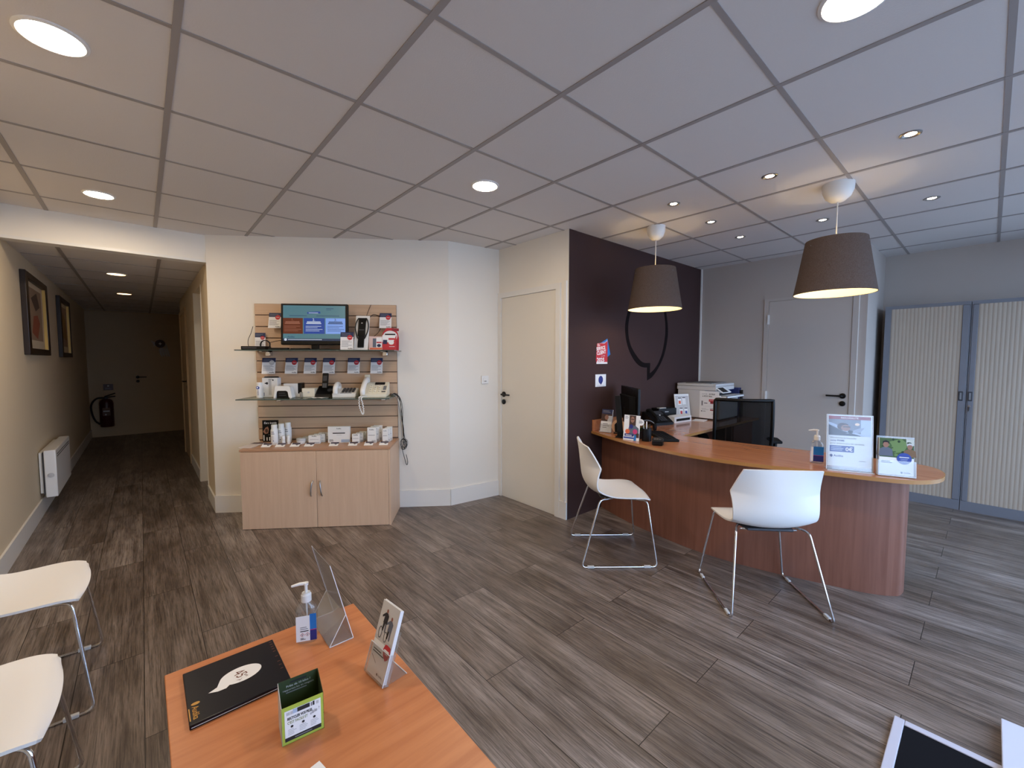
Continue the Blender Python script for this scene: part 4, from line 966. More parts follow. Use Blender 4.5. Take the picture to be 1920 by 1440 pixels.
# black box, coil, flat remotes
a = thing('set_top_box', 'flat black box at the left end of the upper shelf', 'media box', SW(.545,.30,1.4525), TH)
mb = MB(); mb.box(-.1, .085, -.055, .055, 0, .028, BLACK, .003); obj('body', mb, a)
mb = MB(); mb.box(-.09, .02, -.0556, -.0548, .008, .02, DGREY); obj('front_panel', mb, a)
mb = MB(); q0 = []
for k in range(90): q = 2*PI*k/24; q0.append((.038*math.cos(q), .006*math.sin(k*.7)-.0001*k, .042+.038*math.sin(q)))
mb.tube(q0, .0032, BLACK, 6); mb.tube(cr([(.03,-.0,.06),(.07,.05,.078),(.11,.10,.085),(.20,.12,.085)], 6), .0024, BLACK, 6)
tag(obj('cable_coil', mb, None, SW(.57,.215,1.4525), TH), 'coiled black cable standing behind the flat black box', 'cable')
tag(obj('cable', MB().tube(cr([(-.01,0,.004),(-.045,-.02,.03),(-.05,-.02,.09),(-.03,-.01,.15),(-.015,-.004,.21)], 6), .0022, BLACK, 6), None, SW(.40,.03,1.4525), TH), 'black cable hanging at the left edge of the slat board', 'cable')
for k, (s, o, l) in enumerate(((.722,.315,.15),(.885,.305,.15))):
    mb = MB(); mb.box(-l/2, l/2, -.022, .022, 0, .016-.002*k, BLACK, .005); mb.rect(FT(.016-.002*k), -l*.4, -.012, l*.1, .012, DGREY)
    tag(obj('remote_control', mb, None, SW(s,o,1.4525), TH+(.05,-.12)[k]), ('flat black remote beside the flat black box', 'flat black remote reaching under the television')[k], 'remote control', 'remotes on the upper shelf')
# lower shelf
zl = 1.0525
a = thing('spray_bottle', 'slim white bottle with blue swirl at the left of the phone shelf', 'bottle', SW(.52,.235,zl), TH)
mb = MB(); mb.lathe([(.024,0),(.025,.004),(.025,.095),(.021,.102)], WHITE, 24); obj('bottle', mb, a)
mb = MB(); mb.lathe([(.022,.102),(.022,.125),(.018,.129),(0,.129)], WHITE, 24); obj('cap', mb, a)
mb = MB(); F = FR(-.0255); mb.ell(F, -.002, .085, .014, .013, BLUE, .0005); mb.ell(F, -.005, .086, .006, .006, PAPER, .0008); mb.txt(F, 'AUDIO', .004, .022, .014, DBLUE, 'L', .0006, .01, 1, PI/2); obj('printed_label', mb, a)
a = thing('product_box', 'white carton with black device picture, tallest on the phone shelf', 'box', SW(.585,.16,zl), TH)
mb = MB(); mb.box(-.062, .062, -.035, .035, 0, .165, WHITE, .002); obj('carton', mb, a)
mb = MB(); F = FR(-.0352); mb.shape(F, [(-.045,.118),(-.02,.13),(-.012,.118),(-.02,.106)], TXTB); mb.rect(F, -.01, .02, .012, .15, LGREY); mb.rect(F, .02, .14, .032, .15, TXTB); mb.rect(F, .018, .02, .04, .13, PAPER); mb.rect(F, -.05, .01, -.046, .04, TXTB); mb.lines(F, -.01, .03, .155, 1, .01, .004, TXT, .0008); obj('print', mb, a)
tag(obj('black_pad', MB().lathe([(.06,0),(.062,.003),(.055,.01),(0,.012)], BLACK, 28, (0,0,0), 1., .55), None, SW(.585,.16,zl+.165), TH), 'round black pad lying on top of the tallest white carton', 'pad')
a = thing('charging_dock', 'white arch shaped dock with black front pocket on the phone shelf', 'dock', SW(.735,.275,zl), TH)
mb = MB(Matrix(((1,0,0,0),(0,0,-1,0),(0,1,0,0),(0,0,0,1)))); mb.prism(fillet([(-.072,0),(-.058,.1),(.058,.1),(.078,0),(.05,0),(.04,.062),(-.045,.062),(-.055,0)], .012), -.03, .035, WHITE, .002); obj('white_arch', mb, a)
mb = MB(); mb.box(-.05, .045, -.028, .025, .001, .062, BLACK, .003); F = FR(-.0285); mb.lines(F, -.03, .025, .045, 2, .018, .006, DGREY, .0006); obj('black_pocket', mb, a)
a = thing('product_box', 'white carton with black end panel behind the charging dock', 'box', SW(.77,.16,zl), TH)
mb = MB(); mb.box(-.075, .042, -.035, .035, 0, .115, WHITE, .002); obj('carton', mb, a)
mb = MB(); mb.box(.0425, .072, -.035, .035, .03, .12, BLACK, .002); mb.box(.0425, .07, -.037, .03, 0, .03, WHITE, .001); obj('end_panel', mb, a)
tag(obj('metal_clip', MB().box(-.006, .006, -.02, .02, 0, .045, STEEL, .002), None, SW(.86,.25,zl), TH), 'small grey metal holder left of the cream box', 'holder')
a = thing('product_box', 'small cream carton in the middle of the phone shelf', 'box', SW(.905,.165,zl), TH)
mb = MB(); mb.box(-.055, .05, -.045, .055, 0, .075, CREAM, .002); F = FR(-.0452); mb.ell(F, 0, .04, .009, .008, LGREY); obj('carton', mb, a)
a = thing('cordless_phone', 'black cordless phone upright in its black base', 'phone', SW(1.035,.165,zl), TH)
mb = MB(Matrix(((0,0,1,0),(1,0,0,0),(0,1,0,0),(0,0,0,1)))); mb.prism([(-.055,0),(.06,0),(.06,.085),(.04,.09),(-.05,.022)], -.075, .062, BLACK, .008); obj('base', mb, a)
mb = MB(Matrix.Translation((-.02,.02,.03)) @ rot('X', math.radians(-14))); mb.box(-.024, .024, -.012, .013, 0, .175, BLACK, .006); mb.box(-.017, .017, -.0128, -.0118, .105, .15, DGREY)
for r in range(5):
    for c_ in range(3): mb.box(-.016+.012*c_, -.008+.012*c_, -.013, -.0115, .02+.013*r, .028+.013*r, GREY)
obj('handset', mb, a)
mb = MB(Matrix.Translation((.035,-.01,.055)) @ rot('X', math.radians(38))); mb.lathe([(.02,0),(.02,.004),(.012,.004)], DGREY, 20); obj('dial', mb, a)
mb = MB(); mb.surf([[(-.1+.0165*k, -.06, .0015+.006*math.sin(k*.9)**2) for k in range(10)], [(-.09+.015*k, .03, .0015) for k in range(10)]], PAPER)
tag(obj('paper_leaflet', mb, None, SW(1.045,.29,zl), TH, 0, .001), 'white paper sheet sticking out under the black cordless phone', 'paper')
def slope(t, w, d, h0, h1, m, name='base'):
    mb = MB(Matrix(((0,0,1,0),(1,0,0,0),(0,1,0,0),(0,0,0,1)))); mb.prism([(-d/2,0),(d/2,0),(d/2,h1),(d/2-.02,h1+.004),(-d/2,h0)], -w/2, w/2, m, .006); obj(name, mb, t)
    return Matrix.Translation((0,-d/2,h0)) @ rot('X', math.atan2(h1+.004-h0, d-.02))
a = thing('corded_phone', 'white phone with large dark keys on the phone shelf', 'phone', SW(1.20,.16,zl), TH+.08)
Fs = slope(a, .19, .17, .03, .065, WHITE)
mb = MB(Fs)
for r in range(4):
    for c_ in range(4): mb.box(-.025+.027*c_, -.003+.027*c_, .03+.027*r, .05+.027*r, -.001, .009, DGREY, .003)
obj('keypad', mb, a)
mb = MB(Fs); mb.box(-.03, .06, .004, .018, -.001, .003, GREY); obj('name_strip', mb, a)
mb = MB(Fs); mb.tube(fillet([(-.07,.005,.0),(-.07,.015,.04),(-.068,.075,.062),(-.066,.14,.04),(-.066,.15,.005)], .03), [.022]+[.021]*22+[.022] if False else .02, WHITE, 12); obj('handset', mb, a)
a = thing('corded_phone', 'cream phone with screen and white handset at the right of the shelf', 'phone', SW(1.452,.17,zl), TH+.05)
Fs = slope(a, .215, .21, .022, .115, CREAM)
mb = MB(Fs); mb.box(-.01, .075, .165, .205, -.001, .003, BLACK, .001); obj('screen', mb, a)
mb = MB(Fs)
for r in range(4):
    for c_ in range(3): mb.box(-.045+.036*c_, -.02+.036*c_, .035+.03*r, .055+.03*r, -.001, .006, M('ivory_keys', (240, 234, 214), .5) if not (r or c_) else bpy.data.materials['ivory_keys'], .002)
    for c_ in range(3): mb.rect(FT(0), -.037+.036*c_, .043+.03*r, -.029+.036*c_, .048+.03*r, TXTB, .0066)
obj('keypad', mb, a)
mb = MB(Fs); mb.box(.07, .095, .075, .14, -.001, .004, GREY, .001); mb.box(.062, .095, .04, .052, -.001, .003, DGREY); obj('side_keys', mb, a)
mb = MB(Fs); mb.tube(fillet([(-.085,.0,.004),(-.085,.01,.035),(-.083,.1,.05),(-.08,.2,.042),(-.08,.215,.01)], .03), .021, WHITE, 12); obj('handset', mb, a)
mb = MB(); cp = []
ctr = cr([(-.085,-.105,.01),(-.088,-.2,.012),(-.09,-.222,.0),(-.088,-.226,-.06),(-.074,-.226,-.11),(-.062,-.226,-.13),(-.056,-.226,-.10),(-.064,-.226,-.04),(-.074,-.224,.0),(-.065,-.19,.012),(-.05,-.11,.012)], 12)
for k, p_ in enumerate(ctr): cp.append(p_+Vector((.0045*math.cos(k*1.5), .003*math.sin(k*1.5), 0)))
mb.tube(cp, .0034, WHITE, 6); obj('coiled_cord', mb, a)
a = thing('cordless_phone', 'cream cordless handset upright behind the cream corded phone', 'phone', SW(1.355,.042,zl), TH)
mb = MB(); mb.box(-.045, .045, -.02, .02, 0, .04, CREAM, .006); obj('base', mb, a)
mb = MB(Matrix.Translation((.0,-.002,.02)) @ rot('X', math.radians(-1))); mb.box(-.024, .024, -.012, .012, 0, .165, CREAM, .008); mb.box(-.018, .018, -.0128, -.0118, .095, .135, DGREY); obj('handset', mb, a)
# hanging cables right of the board
CB = [[(1.575,.10,1.06),(1.60,.10,1.065),(1.636,.06,1.03),(1.645,.03,.95),(1.655,.02,.80),(1.66,.02,.68),(1.672,.02,.60),(1.668,.02,.55)],
      [(1.576,.09,1.058),(1.61,.09,1.07),(1.648,.06,1.02),(1.662,.03,.92),(1.658,.02,.78),(1.672,.02,.66),(1.690,.02,.60),(1.672,.02,.555),(1.652,.02,.58)],
      [(1.577,.11,1.056),(1.602,.11,1.062),(1.63,.07,1.0),(1.638,.03,.88),(1.648,.02,.72),(1.655,.02,.62),(1.69,.02,.57),(1.70,.02,.62),(1.68,.02,.64),(1.66,.02,.59)],
      [(1.578,.08,1.057),(1.617,.08,1.06),(1.652,.05,.98),(1.652,.03,.86),(1.668,.02,.74),(1.665,.02,.62),(1.655,.02,.55),(1.672,.02,.47),(1.69,.02,.405),(1.70,.02,.43),(1.688,.02,.50)]]
for k, pts in enumerate(CB):
    mb = MB(); mb.tube(cr([(q[0], -(q[1]+.010*k) if q[1] > .02 else -(.006+.010*k), q[2]) for q in pts], 7), .0028, BLACK if k != 2 else GREY, 6)
    tag(obj('hanging_cable', mb, None, SW(0,0,0), TH), ['black cable hanging nearest the slat board side', 'black cable looping above the cabinet corner', 'grey cable hanging in the bundle beside the slat board', 'black cable with the lowest hanging loop beside the cabinet'][k], 'cable', 'cables hanging beside the slat board')
for k in range(1):
    mb = MB(); q1 = [(.026*math.cos(j*.5)*(1-.3*k*.3)+.006*math.sin(j*1.3+k), -.05-.004*math.sin(j*.9+k), .05*math.sin(j*.5+k)) for j in range(26)]
    mb.tube(q1, .0024, BLACK, 6); tag(obj('cable_loop', mb, None, SW(1.668+.008*k,0,.60-.035*k), TH), 'tangled loop of black cable beside the cabinet top corner', 'cable')

# cabinet top
zc = .6525
a = thing('display_card', 'black upright card with ear picture at the left of the cabinet top', 'display card', SW(.535,.10,zc), TH)
mb = MB(); mb.box(-.066, .066, -.004, .004, 0, .19, BLACKM); obj('card', mb, a)
mb = MB(); F = FR(-.0042); mb.txt(F, 'Ears inside', 0, .158, .026, PAPER, 'C', .0006, .005, .95, 0, .2); mb.shape(F, [(-.062,.09),(-.04,.125),(-.02,.135),(-.012,.11),(-.02,.075),(-.045,.07)], SKINP); mb.ell(F, -.032, .098, .012, .018, HAIRP, .0008)
for u, h_ in ((-.055,.05),(-.03,.03),(-.008,.032)): mb.rect(F, u-.004, .01, u+.004, .01+h_, PAPER)
mb.rect(F, -.02, .06, .03, .063, TXT); obj('print', mb, a)
mb = MB(); mb.box(-.07, .04, -.11, .11, 0, .004, M('grey_card', (206, 196, 194), .6)); F = FT(.004); mb.rect(F, -.07, .05, .04, .11, M('mauve_print', (92, 78, 90), .6)); mb.rect(F, -.06, .03, .01, .045, LGREY)
tag(obj('flat_leaflet', mb, None, SW(.478,.262,zc), TH-.10), 'grey leaflet lying flat at the left end of the cabinet top', 'leaflet')
def bottle(s, o, label):
    a = thing('lotion_bottle', label, 'bottle', SW(s,o,zc), TH, 'white lotion bottles on the cabinet')
    mb = MB(); mb.lathe([(.026,0),(.028,.004),(.028,.125),(.025,.135)], WHITE, 24); obj('bottle', mb, a)
    mb = MB(); mb.lathe([(.023,.135),(.023,.168),(.021,.172),(0,.172)], WHITE, 24); obj('cap', mb, a)
    mb = MB(); F = FR(-.0285); mb.lines(F, -.014, .012, .115, 2, .014, .006, TXT, .0004); mb.lines(F, -.014, .008, .075, 3, .012, .004, LGREY, .0004); mb.ell(F, .002, .038, .004, .004, NAVY, .0004); obj('printed_label', mb, a)
bottle(.632, .245, 'front one of three white lotion bottles on the cabinet')
bottle(.662, .185, 'middle one of three white lotion bottles on the cabinet')
bottle(.692, .125, 'back one of three white lotion bottles on the cabinet')
for s, o, lb in ((.695,.225,'tiny white bottle, left of the pair beside the lotion bottles'), (.735,.22,'tiny white bottle, right of the pair beside the lotion bottles')):
    a = thing('drop_bottle', lb, 'bottle', SW(s,o,zc), TH, 'tiny bottles on the cabinet')
    mb = MB(); mb.lathe([(.013,0),(.0145,.003),(.0145,.032),(.01,.036)], WHITE, 18); obj('bottle', mb, a)
    mb = MB(); mb.lathe([(.0125,.036),(.0125,.07),(.011,.073),(0,.073)], PAPER, 18); obj('cap', mb, a)
for s, o, lb in ((.832,.21,'round white tub at the front of the cabinet top'), (.856,.134,'round pale tub behind the front tub'), (.882,.062,'round pale tub at the back near the slat board')):
    a = thing('cream_tub', lb, 'tub', SW(s,o,zc), TH, 'round tubs on the cabinet')
    mb = MB(); mb.lathe([(.033,0),(.035,.003),(.035,.026)], WHITE, 28); obj('tub', mb, a)
    mb = MB(); mb.lathe([(.0375,.026),(.0375,.042),(.036,.046),(0,.046)], LGREY, 28); obj('lid', mb, a)
def carton(s, o, w, d, h, label, grp, big=False):
    mb = MB(); mb.box(-w/2, w/2, -d/2, d/2, 0, h, WHITE, .001, 1); F = FR(-d/2)
    mb.txt(F, 'Audika', 0, h*.84, min(.014, w*.22), TXTB, 'C', .0006, .015)
    if big: mb.rect(F, -w*.28, h*.56, w*.28, h*.62, TXTB); mb.rect(F, -w*.1, h*.47, w*.12, h*.5, LGREY); mb.rect(F, w*.1, .004, w*.48, h*.2, PALEB); mb.lines(F, -w*.44, -w*.25, h*.2, 2, .01, .006, TXT)
    else: mb.rect(F, -w*.38, h*.5, w*.38, h*.53, TXT); mb.rect(F, w*.0, .004, w*.46, h*.2, LGREY)
    o = obj('carton', mb, None, SW(s,o,zc), TH); tag(o, label, 'box', grp)
    return o
for k, (s, o) in enumerate(((.948,.215),(.968,.15),(.985,.085))): carton(s, o, .095, .03, .072, ['front small white carton right of the tubs', 'middle small white carton right of the tubs', 'rear small white carton right of the tubs'][k], 'small cartons right of the tubs')
carton(1.145, .19, .185, .025, .142, 'largest flat white carton in the middle of the cabinet top', None, True)
for k, (s, o) in enumerate(((1.296,.225),(1.312,.165),(1.325,.105))): carton(s, o, .062, .03, .08, ['front square carton right of the largest carton', 'middle square carton right of the largest carton', 'rear square carton right of the largest carton'][k], 'square cartons on the cabinet')
for k, (s, o) in enumerate(((1.432,.235),(1.445,.175),(1.458,.115))): carton(s, o, .072, .032, .135, ['front tall white carton on the cabinet right half', 'middle tall white carton on the cabinet right half', 'rear tall white carton on the cabinet right half'][k], 'tall cartons on the cabinet')
for k, (s, o) in enumerate(((1.545,.235),(1.552,.18),(1.559,.125))): carton(s, o, .046, .03, .122, ['front narrow carton at the right end of the cabinet', 'middle narrow carton at the right end of the cabinet', 'rear narrow carton at the right end of the cabinet'][k], 'narrow cartons on the cabinet')
TAGN = ['before the front lotion bottle', 'before the tiny bottles', 'before the round tubs', 'before the small cartons', 'before the largest carton', 'before the square cartons', 'before the tall cartons', 'before the narrow cartons']
PLUMP = M('plum_tag_print', (70, 62, 78), .6)
for k, s in enumerate((.600,.712,.828,.942,1.140,1.295,1.425,1.548)):
    mb = MB(); mb.M = rot('X', math.radians(22)); mb.box(-.036, .036, -.03, .024, 0, .0025, PAPER); F = FT(.0025); mb.rect(F, -.03, .0, .036, .024, PLUMP); mb.shape(F, [(.0,.0),(.03,.0),(.015,-.015)], PLUMP); mb.M = Matrix.Identity(4); mb.box(-.03, .03, .0, .024, -.0, .004, PAPER)
    tag(obj('price_tag', mb, None, SW(s,.315,zc+.011), TH), 'small plum and white price tag %s' % TAGN[k], 'price tag', 'price tags on the cabinet top')

# light switch on the angled wall
a = thing('light_switch', 'square white light switch on the angled wall left of the cream door', 'light switch', (2.518,3.2665,1.175), math.atan2(-.06,.55))
mb = MB(); mb.box(-.04, .04, -.01, 0, -.04, .04, WHITE, .003); obj('plate', mb, a)
mb = MB(); mb.box(-.022, .022, -.014, -.009, -.022, .022, WHITE, .002); mb.box(-.012, .012, -.0145, -.0135, -.016, -.011, TXTB); obj('rocker', mb, a)

# ------------------------------------------------------------------ corridor things
def picture(y0, y1, z0, z1, label, v):
    a = thing('framed_picture', label, 'picture', (-.71,(y0+y1)/2,0), PI/2, 'framed pictures in the corridor')
    w = (y1-y0)/2; fw = .1; mb = MB(); d = .035
    mb.box(-w, -w+fw, -d, 0, z0, z1, DKWOOD, .004); mb.box(w-fw, w, -d, 0, z0, z1, DKWOOD, .004); mb.box(-w+fw, w-fw, -d, 0, z0, z0+.055, DKWOOD, .004); mb.box(-w+fw, w-fw, -d, 0, z1-.055, z1, DKWOOD, .004); fr = obj('frame', mb, a)
    mb = MB(); GB = M('gilt_inner_lip', (214, 176, 96), .4, .3)
    mb.box(-w+fw, -w+fw+.02, -d+.004, -.008, z0+.055, z1-.055, GB); mb.box(w-fw-.02, w-fw, -d+.004, -.008, z0+.055, z1-.055, GB); obj('gilt_lip', mb, fr)
    mb = MB(); mb.box(-w+fw+.02, w-fw-.02, -.01, -.002, z0+.055, z1-.055, M('cream_mount', (206, 190, 164), .8)); F = FR(-.01)
    mb.rect(F, -w+fw+.1, z0+.13, w-fw-.1, z1-.1, M('sepia_print_%d' % v, (150, 126, 104), .8)); zc_ = (z0+z1)/2
    if v == 0:
        mb.shape(F, [(-.2,zc_-.15),(.05,zc_-.2),(.2,zc_-.05),(.1,zc_+.02),(-.1,zc_-.0)], M('rust_wash', (142, 74, 50), .8), .001); mb.shape(F, [(-.18,zc_+.15),(.1,zc_+.22),(.22,zc_+.1),(.02,zc_+.05)], M('umber_wash', (84, 66, 56), .8), .001)
    else: mb.shape(F, [(-.2,zc_-.1),(.2,zc_-.15),(.15,zc_+.1),(-.05,zc_+.2)], M('ochre_wash', (140, 110, 60), .8), .001)
    obj('artwork', mb, a)
picture(5.18, 6.235, 1.412, 2.10, 'dark wood framed picture on the corridor wall nearer the camera', 0)
picture(7.10, 8.01, 1.40, 2.11, 'dark wood framed picture on the corridor wall farther in', 1)
a = thing('wall_heater', 'white electric convector heater low on the left corridor wall', 'heater', (-.71,5.86,0), PI/2)
mb = MB(); mb.box(-.42, .42, -.03, -.006, .2, .56, WHITE, .004); mb.box(-.2, .2, -.02, 0, .25, .5, GREY); obj('rear_casing', mb, a)
mb = MB(); mb.box(-.46, .46, -.115, -.04, .165, .58, WHITE, .008); mb.box(-.44, .44, -.042, -.028, .19, .56, DGREY); hb = obj('front_casing', mb, a)
mb = MB()
for k in range(14): mb.box(-.40+.058*k, -.40+.058*k+.04, -.1165, -.1145, .51, .518, DGREY); mb.box(-.40+.058*k, -.40+.058*k+.04, -.1165, -.1145, .53, .538, DGREY)
obj('air_grille', mb, hb)
mb = MB(Matrix.Translation((-.46,-.078,.36)) @ rot('Y', -PI/2)); mb.lathe([(.02,0),(.018,.012),(0,.012)], LGREY, 16); obj('thermostat_knob', mb, hb)
a = thing('fire_extinguisher', 'dark red fire extinguisher hung at the end of the corridor', 'fire extinguisher', (-.49,10.38-.105,.19), 0)
mb = MB(); mb.lathe([(.085,0),(.092,.01),(.092,.42),(.08,.46),(.05,.485),(.03,.49)], EXTR, 28); obj('cylinder', mb, a)
mb = MB(); mb.box(-.025, .025, -.02, .02, .485, .53, BLACK, .004); mb.tube([(-.02,0,.53),(.12,0,.585)], .011, BLACK, 8); mb.tube([(-.02,0,.515),(.12,0,.53)], .01, BLACK, 8); obj('valve_lever', mb, a)
mb = MB(); mb.tube(cr([(-.02,0,.51),(-.12,-.01,.5),(-.188,-.01,.4),(-.188,-.01,.26),(-.15,-.01,.12),(-.09,-.02,.05)], 6), .014, BLACK, 10); obj('hose', mb, a)
mb = MB(); F = FR(-.0935); mb.rect(F, -.05, .2, .05, .34, M('extinguisher_label', (110, 90, 80), .6)); mb.rect(F, -.04, .27, .04, .29, LGREY, .001); mb.ell(F, -.01, .22, .012, .012, LGREY, .001); obj('paper_label', mb, a)
mb = MB(); mb.box(-.03, .03, .088, .105, .3, .36, STEEL); obj('wall_bracket', mb, a)
a = thing('notice_plate', 'small dark plate on the end wall above the extinguisher', 'sign', (-.46,10.38,.88), 0)
mb = MB(); mb.box(-.065, .065, -.008, 0, -.055, .055, EXTR, .002); F = FR(-.0082); mb.rect(F, -.012, .012, .012, .034, LGREY); mb.lines(F, -.04, .04, -.01, 2, .016, .006, GREY); obj('plate', mb, a)
a = thing('door_ornament', 'silvery tinsel ornament with dark centre hung on the corridor end door', 'ornament', (.28,10.374,1.62), 0)
mb = MB(Matrix.Translation((0,-.012,.05)) @ rot('X', PI/2)); mb.lathe([(.07,-.008),(.075,0),(.07,.008)], M('dark_berry', (54, 26, 30), .5), 24); obj('centre_disc', mb, a)
mb = MB(); F = FR(-.0215, .05); mb.shape(F, [(0,.03),(.008,.008),(.03,0),(.008,-.008),(0,-.03),(-.008,-.008),(-.03,0),(-.008,.008)], PAPER); obj('star', mb, a)
mb = MB()
for k in range(12): mb.tube([(.06*math.cos(k*.6)+.02,-.008,.03+.03*math.sin(k*.7)),(.05+.012*k-.07,-.01,-.06),(.02+.012*k-.02,-.008,-.16-.02*(k%3))], .006, LGREY, 5)
for k in range(6): mb.tube([(-.06,-.008,.06),(-.13+.008*k,-.01,.1-.02*k)], .005, LGREY, 5)
obj('tinsel', mb, a)

# ------------------------------------------------------------------ coffee table and its things
TZ = .40
a = thing('coffee_table', 'orange beech low table in the foreground', 'table', (.308,1.03,0), 0)
mb = MB(); mb.box(-.292, .292, -.61, .611, TZ-.025, TZ, BEECHX, .0025); obj('tabletop', mb, a)
for x in (-.25, .25):
    for y in (-.56, .56): obj('leg', MB().box(x-.022, x+.022, y-.022, y+.022, 0, TZ-.025, BEECHV, .003), a)
mb = MB()
for y in (-.56, .56): mb.box(-.228, .228, y-.01, y+.01, TZ-.085, TZ-.025, BEECHV)
for x in (-.25, .25): mb.box(x-.01, x+.01, -.538, .538, TZ-.085, TZ-.025, BEECHV)
obj('apron', mb, a)
def on(x, y): return (x, y, TZ+.0003)
# navy book
a = thing('anniversary_book', 'dark navy square book with white speech bubble on the low table', 'book', on(.180,1.466), 0)
mb = MB(); mb.box(-.122, .122, -.122, .122, .0, .0135, BOOK, .002); obj('cover', mb, a)
mb = MB(); mb.box(-.118, .119, -.1226, -.121, .0045, .0065, LGREY); obj('page_edge', mb, a)
mb = MB(); F = FT(.0135)
pts = []
for k in range(40):
    q = 2*PI*k/40+PI*1.02
    pts.append((.008+.052*math.cos(q), .0+.034*math.sin(q)))
# bubble with its tail to the lower left
pts = [(.012+.054*math.cos(q), .004+.036*math.sin(q)) for q in [math.radians(-128+k*8) for k in range(38)]]
pts = [p_ for p_ in pts]+[(-.050,-.012),(-.072,-.022),(-.05,-.032),(-.03,-.033)]
mb.shape(F, pts, PAPER)
mb.txt(F, '45', -.008, .018, .042, COPPER, 'L', .0009, .0, .8, -PI/2*.0+math.radians(-72)); mb.txt(F, 'ans', .018, -.004, .012, COPPER, 'L', .0009, .01, 1, math.radians(-72))
mb.shape(F, [(-.004,-.016),(.008,-.021),(.012,-.014),(.010,-.02),(.006,-.024)], COPPER, .0009)
FB = F @ Matrix.Translation((-.103,-.045,0))
mb.ell(FB, .0, .003, .010, .006, GOLD, .0008); mb.txt(FB, 'Audika', -.009, -.008, .021, GOLD, 'L', .0008, .01, .9, -PI/2); mb.rect(FB, -.017, -.062, -.0145, -.01, GOLD, .0008)
for k, v in enumerate((.108,.094,.08,.066,.05,.02,-.01,-.03,-.05)): mb.rect(F, .108, v-.0016, .116, v+.0016, COPPER, .0008)
obj('cover_print', mb, a)
# battery recycling box
bx = Vector((.326-.229, 1.121-1.132)); ba = math.atan2(bx.y, bx.x)
a = thing('battery_box', 'green and white cardboard battery recycling box, open on top, on the low table', 'box', on((.229+.326)/2+.004, (1.132+1.121)/2+.037), ba)
w, d, h = .098, .072, .098
mb = MB(); tk = .0012
mb.box(-w/2, w/2, -d/2, -d/2+tk, 0, h, LIME); mb.box(-w/2, w/2, d/2-tk, d/2, 0, h+.022, DGREEN); mb.box(-w/2, w/2, -d/2, d/2, 0, tk, DGREEN)
for s in (-1, 1):
    x_ = s*(w/2-tk/2)
    mb.M = Matrix(((0,0,1,x_),(1,0,0,0),(0,1,0,0),(0,0,0,1))); mb.prism([(-d/2,0),(d/2,0),(d/2,h+.022),(d*.2,h+.016),(-d/2,h)], -tk/2, tk/2, LGREY if s < 0 else DGREEN)
mb.M = Matrix.Identity(4); obj('carton', mb, a)
mb = MB(); F = FR(-d/2, 0)
mb.rect(F, -.042, .012, .042, .088, PAPER); mb.rect(F, -.042, .008, .042, .018, TXTB, .0008)
for k, (u, hh, ww) in enumerate(((-.034,.008,.004),(-.026,.008,.003),(-.018,.011,.005),(-.008,.011,.005),(.006,.011,.010),(.02,.010,.0016),(.025,.011,.0022),(.034,.008,.003))): mb.rect(F, u-ww, .076, u+ww, .076+hh, (LGREY,LGREY,PALEB,TXTB,TXTB,TXT,TXTB,LGREY)[k], .001)
mb.txt(F, 'RECYCLER VOS PILES,', -.036, .063, .0098, TXTB, 'L', .001, .04, .62); mb.txt(F, "C'EST FACILE ET", -.036, .052, .0098, OLIVE, 'L', .001, .02, .66); mb.txt(F, 'utile !', .016, .053, .012, TXTB, 'L', .001, .0, .85, .25, .3)
for u in (-.026, .0, .026): mb.ell(F, u, .044, .0032, .0032, TXTB, .001); mb.lines(F, u-.009, u+.010, .038, 4, .0042, .0018, LGREY, .0009)
mb.rect(F, -.02, .0115, .02, .014, GREY, .001); obj('front_print', mb, a)
mb = MB(); F = FR(d/2-tk-.0002, 0)
mb.rect(F, -.02, .108, .02, .113, TXTB); mb.txt(F, 'Prêts de 10 kilos ?', 0, .099, .008, LGREY, 'C', .0006, .01); mb.txt(F, 'rapportez-les en magasin', 0, .09, .0075, LGREY, 'C', .0006); mb.lines(F, -.03, .03, .086, 1, .005, .003, GREY); obj('flap_print', mb, a)
sanitiser(on(.396,1.524), math.atan2(-.031,.063)*.9, 'hand gel pump bottle on the low table beside the empty acrylic stand')
# empty acrylic stand: folded sheet
a = thing('acrylic_stand', 'empty clear acrylic sign stand on the low table', 'sign stand', on(.480,1.533), 0)
mb = MB(); th = .0022
def sheet(mb, p, q, y0, y1):
    """a plate between two profile points (x,z), spanning y0..y1, edges polished"""
    p = Vector((p[0],0,p[1])); q = Vector((q[0],0,q[1])); d_ = (q-p).normalized(); n_ = Vector((-d_.z,0,d_.x))*th/2
    c_ = [p-n_, q-n_, q+n_, p+n_]
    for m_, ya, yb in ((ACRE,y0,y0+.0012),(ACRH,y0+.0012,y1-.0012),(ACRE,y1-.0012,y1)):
        vs = [(v.x,ya,v.z) for v in c_]+[(v.x,yb,v.z) for v in c_]
        mb.add(vs, [(0,1,2,3),(7,6,5,4),(0,4,5,1),(1,5,6,2),(2,6,7,3),(3,7,4,0)], m_)
# leaning plate rises from the right foot toward the left, short plate and base close the triangle
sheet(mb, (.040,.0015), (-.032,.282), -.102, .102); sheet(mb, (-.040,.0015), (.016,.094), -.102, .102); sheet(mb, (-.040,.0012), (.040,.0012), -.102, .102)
obj('folded_sheet', mb, a)
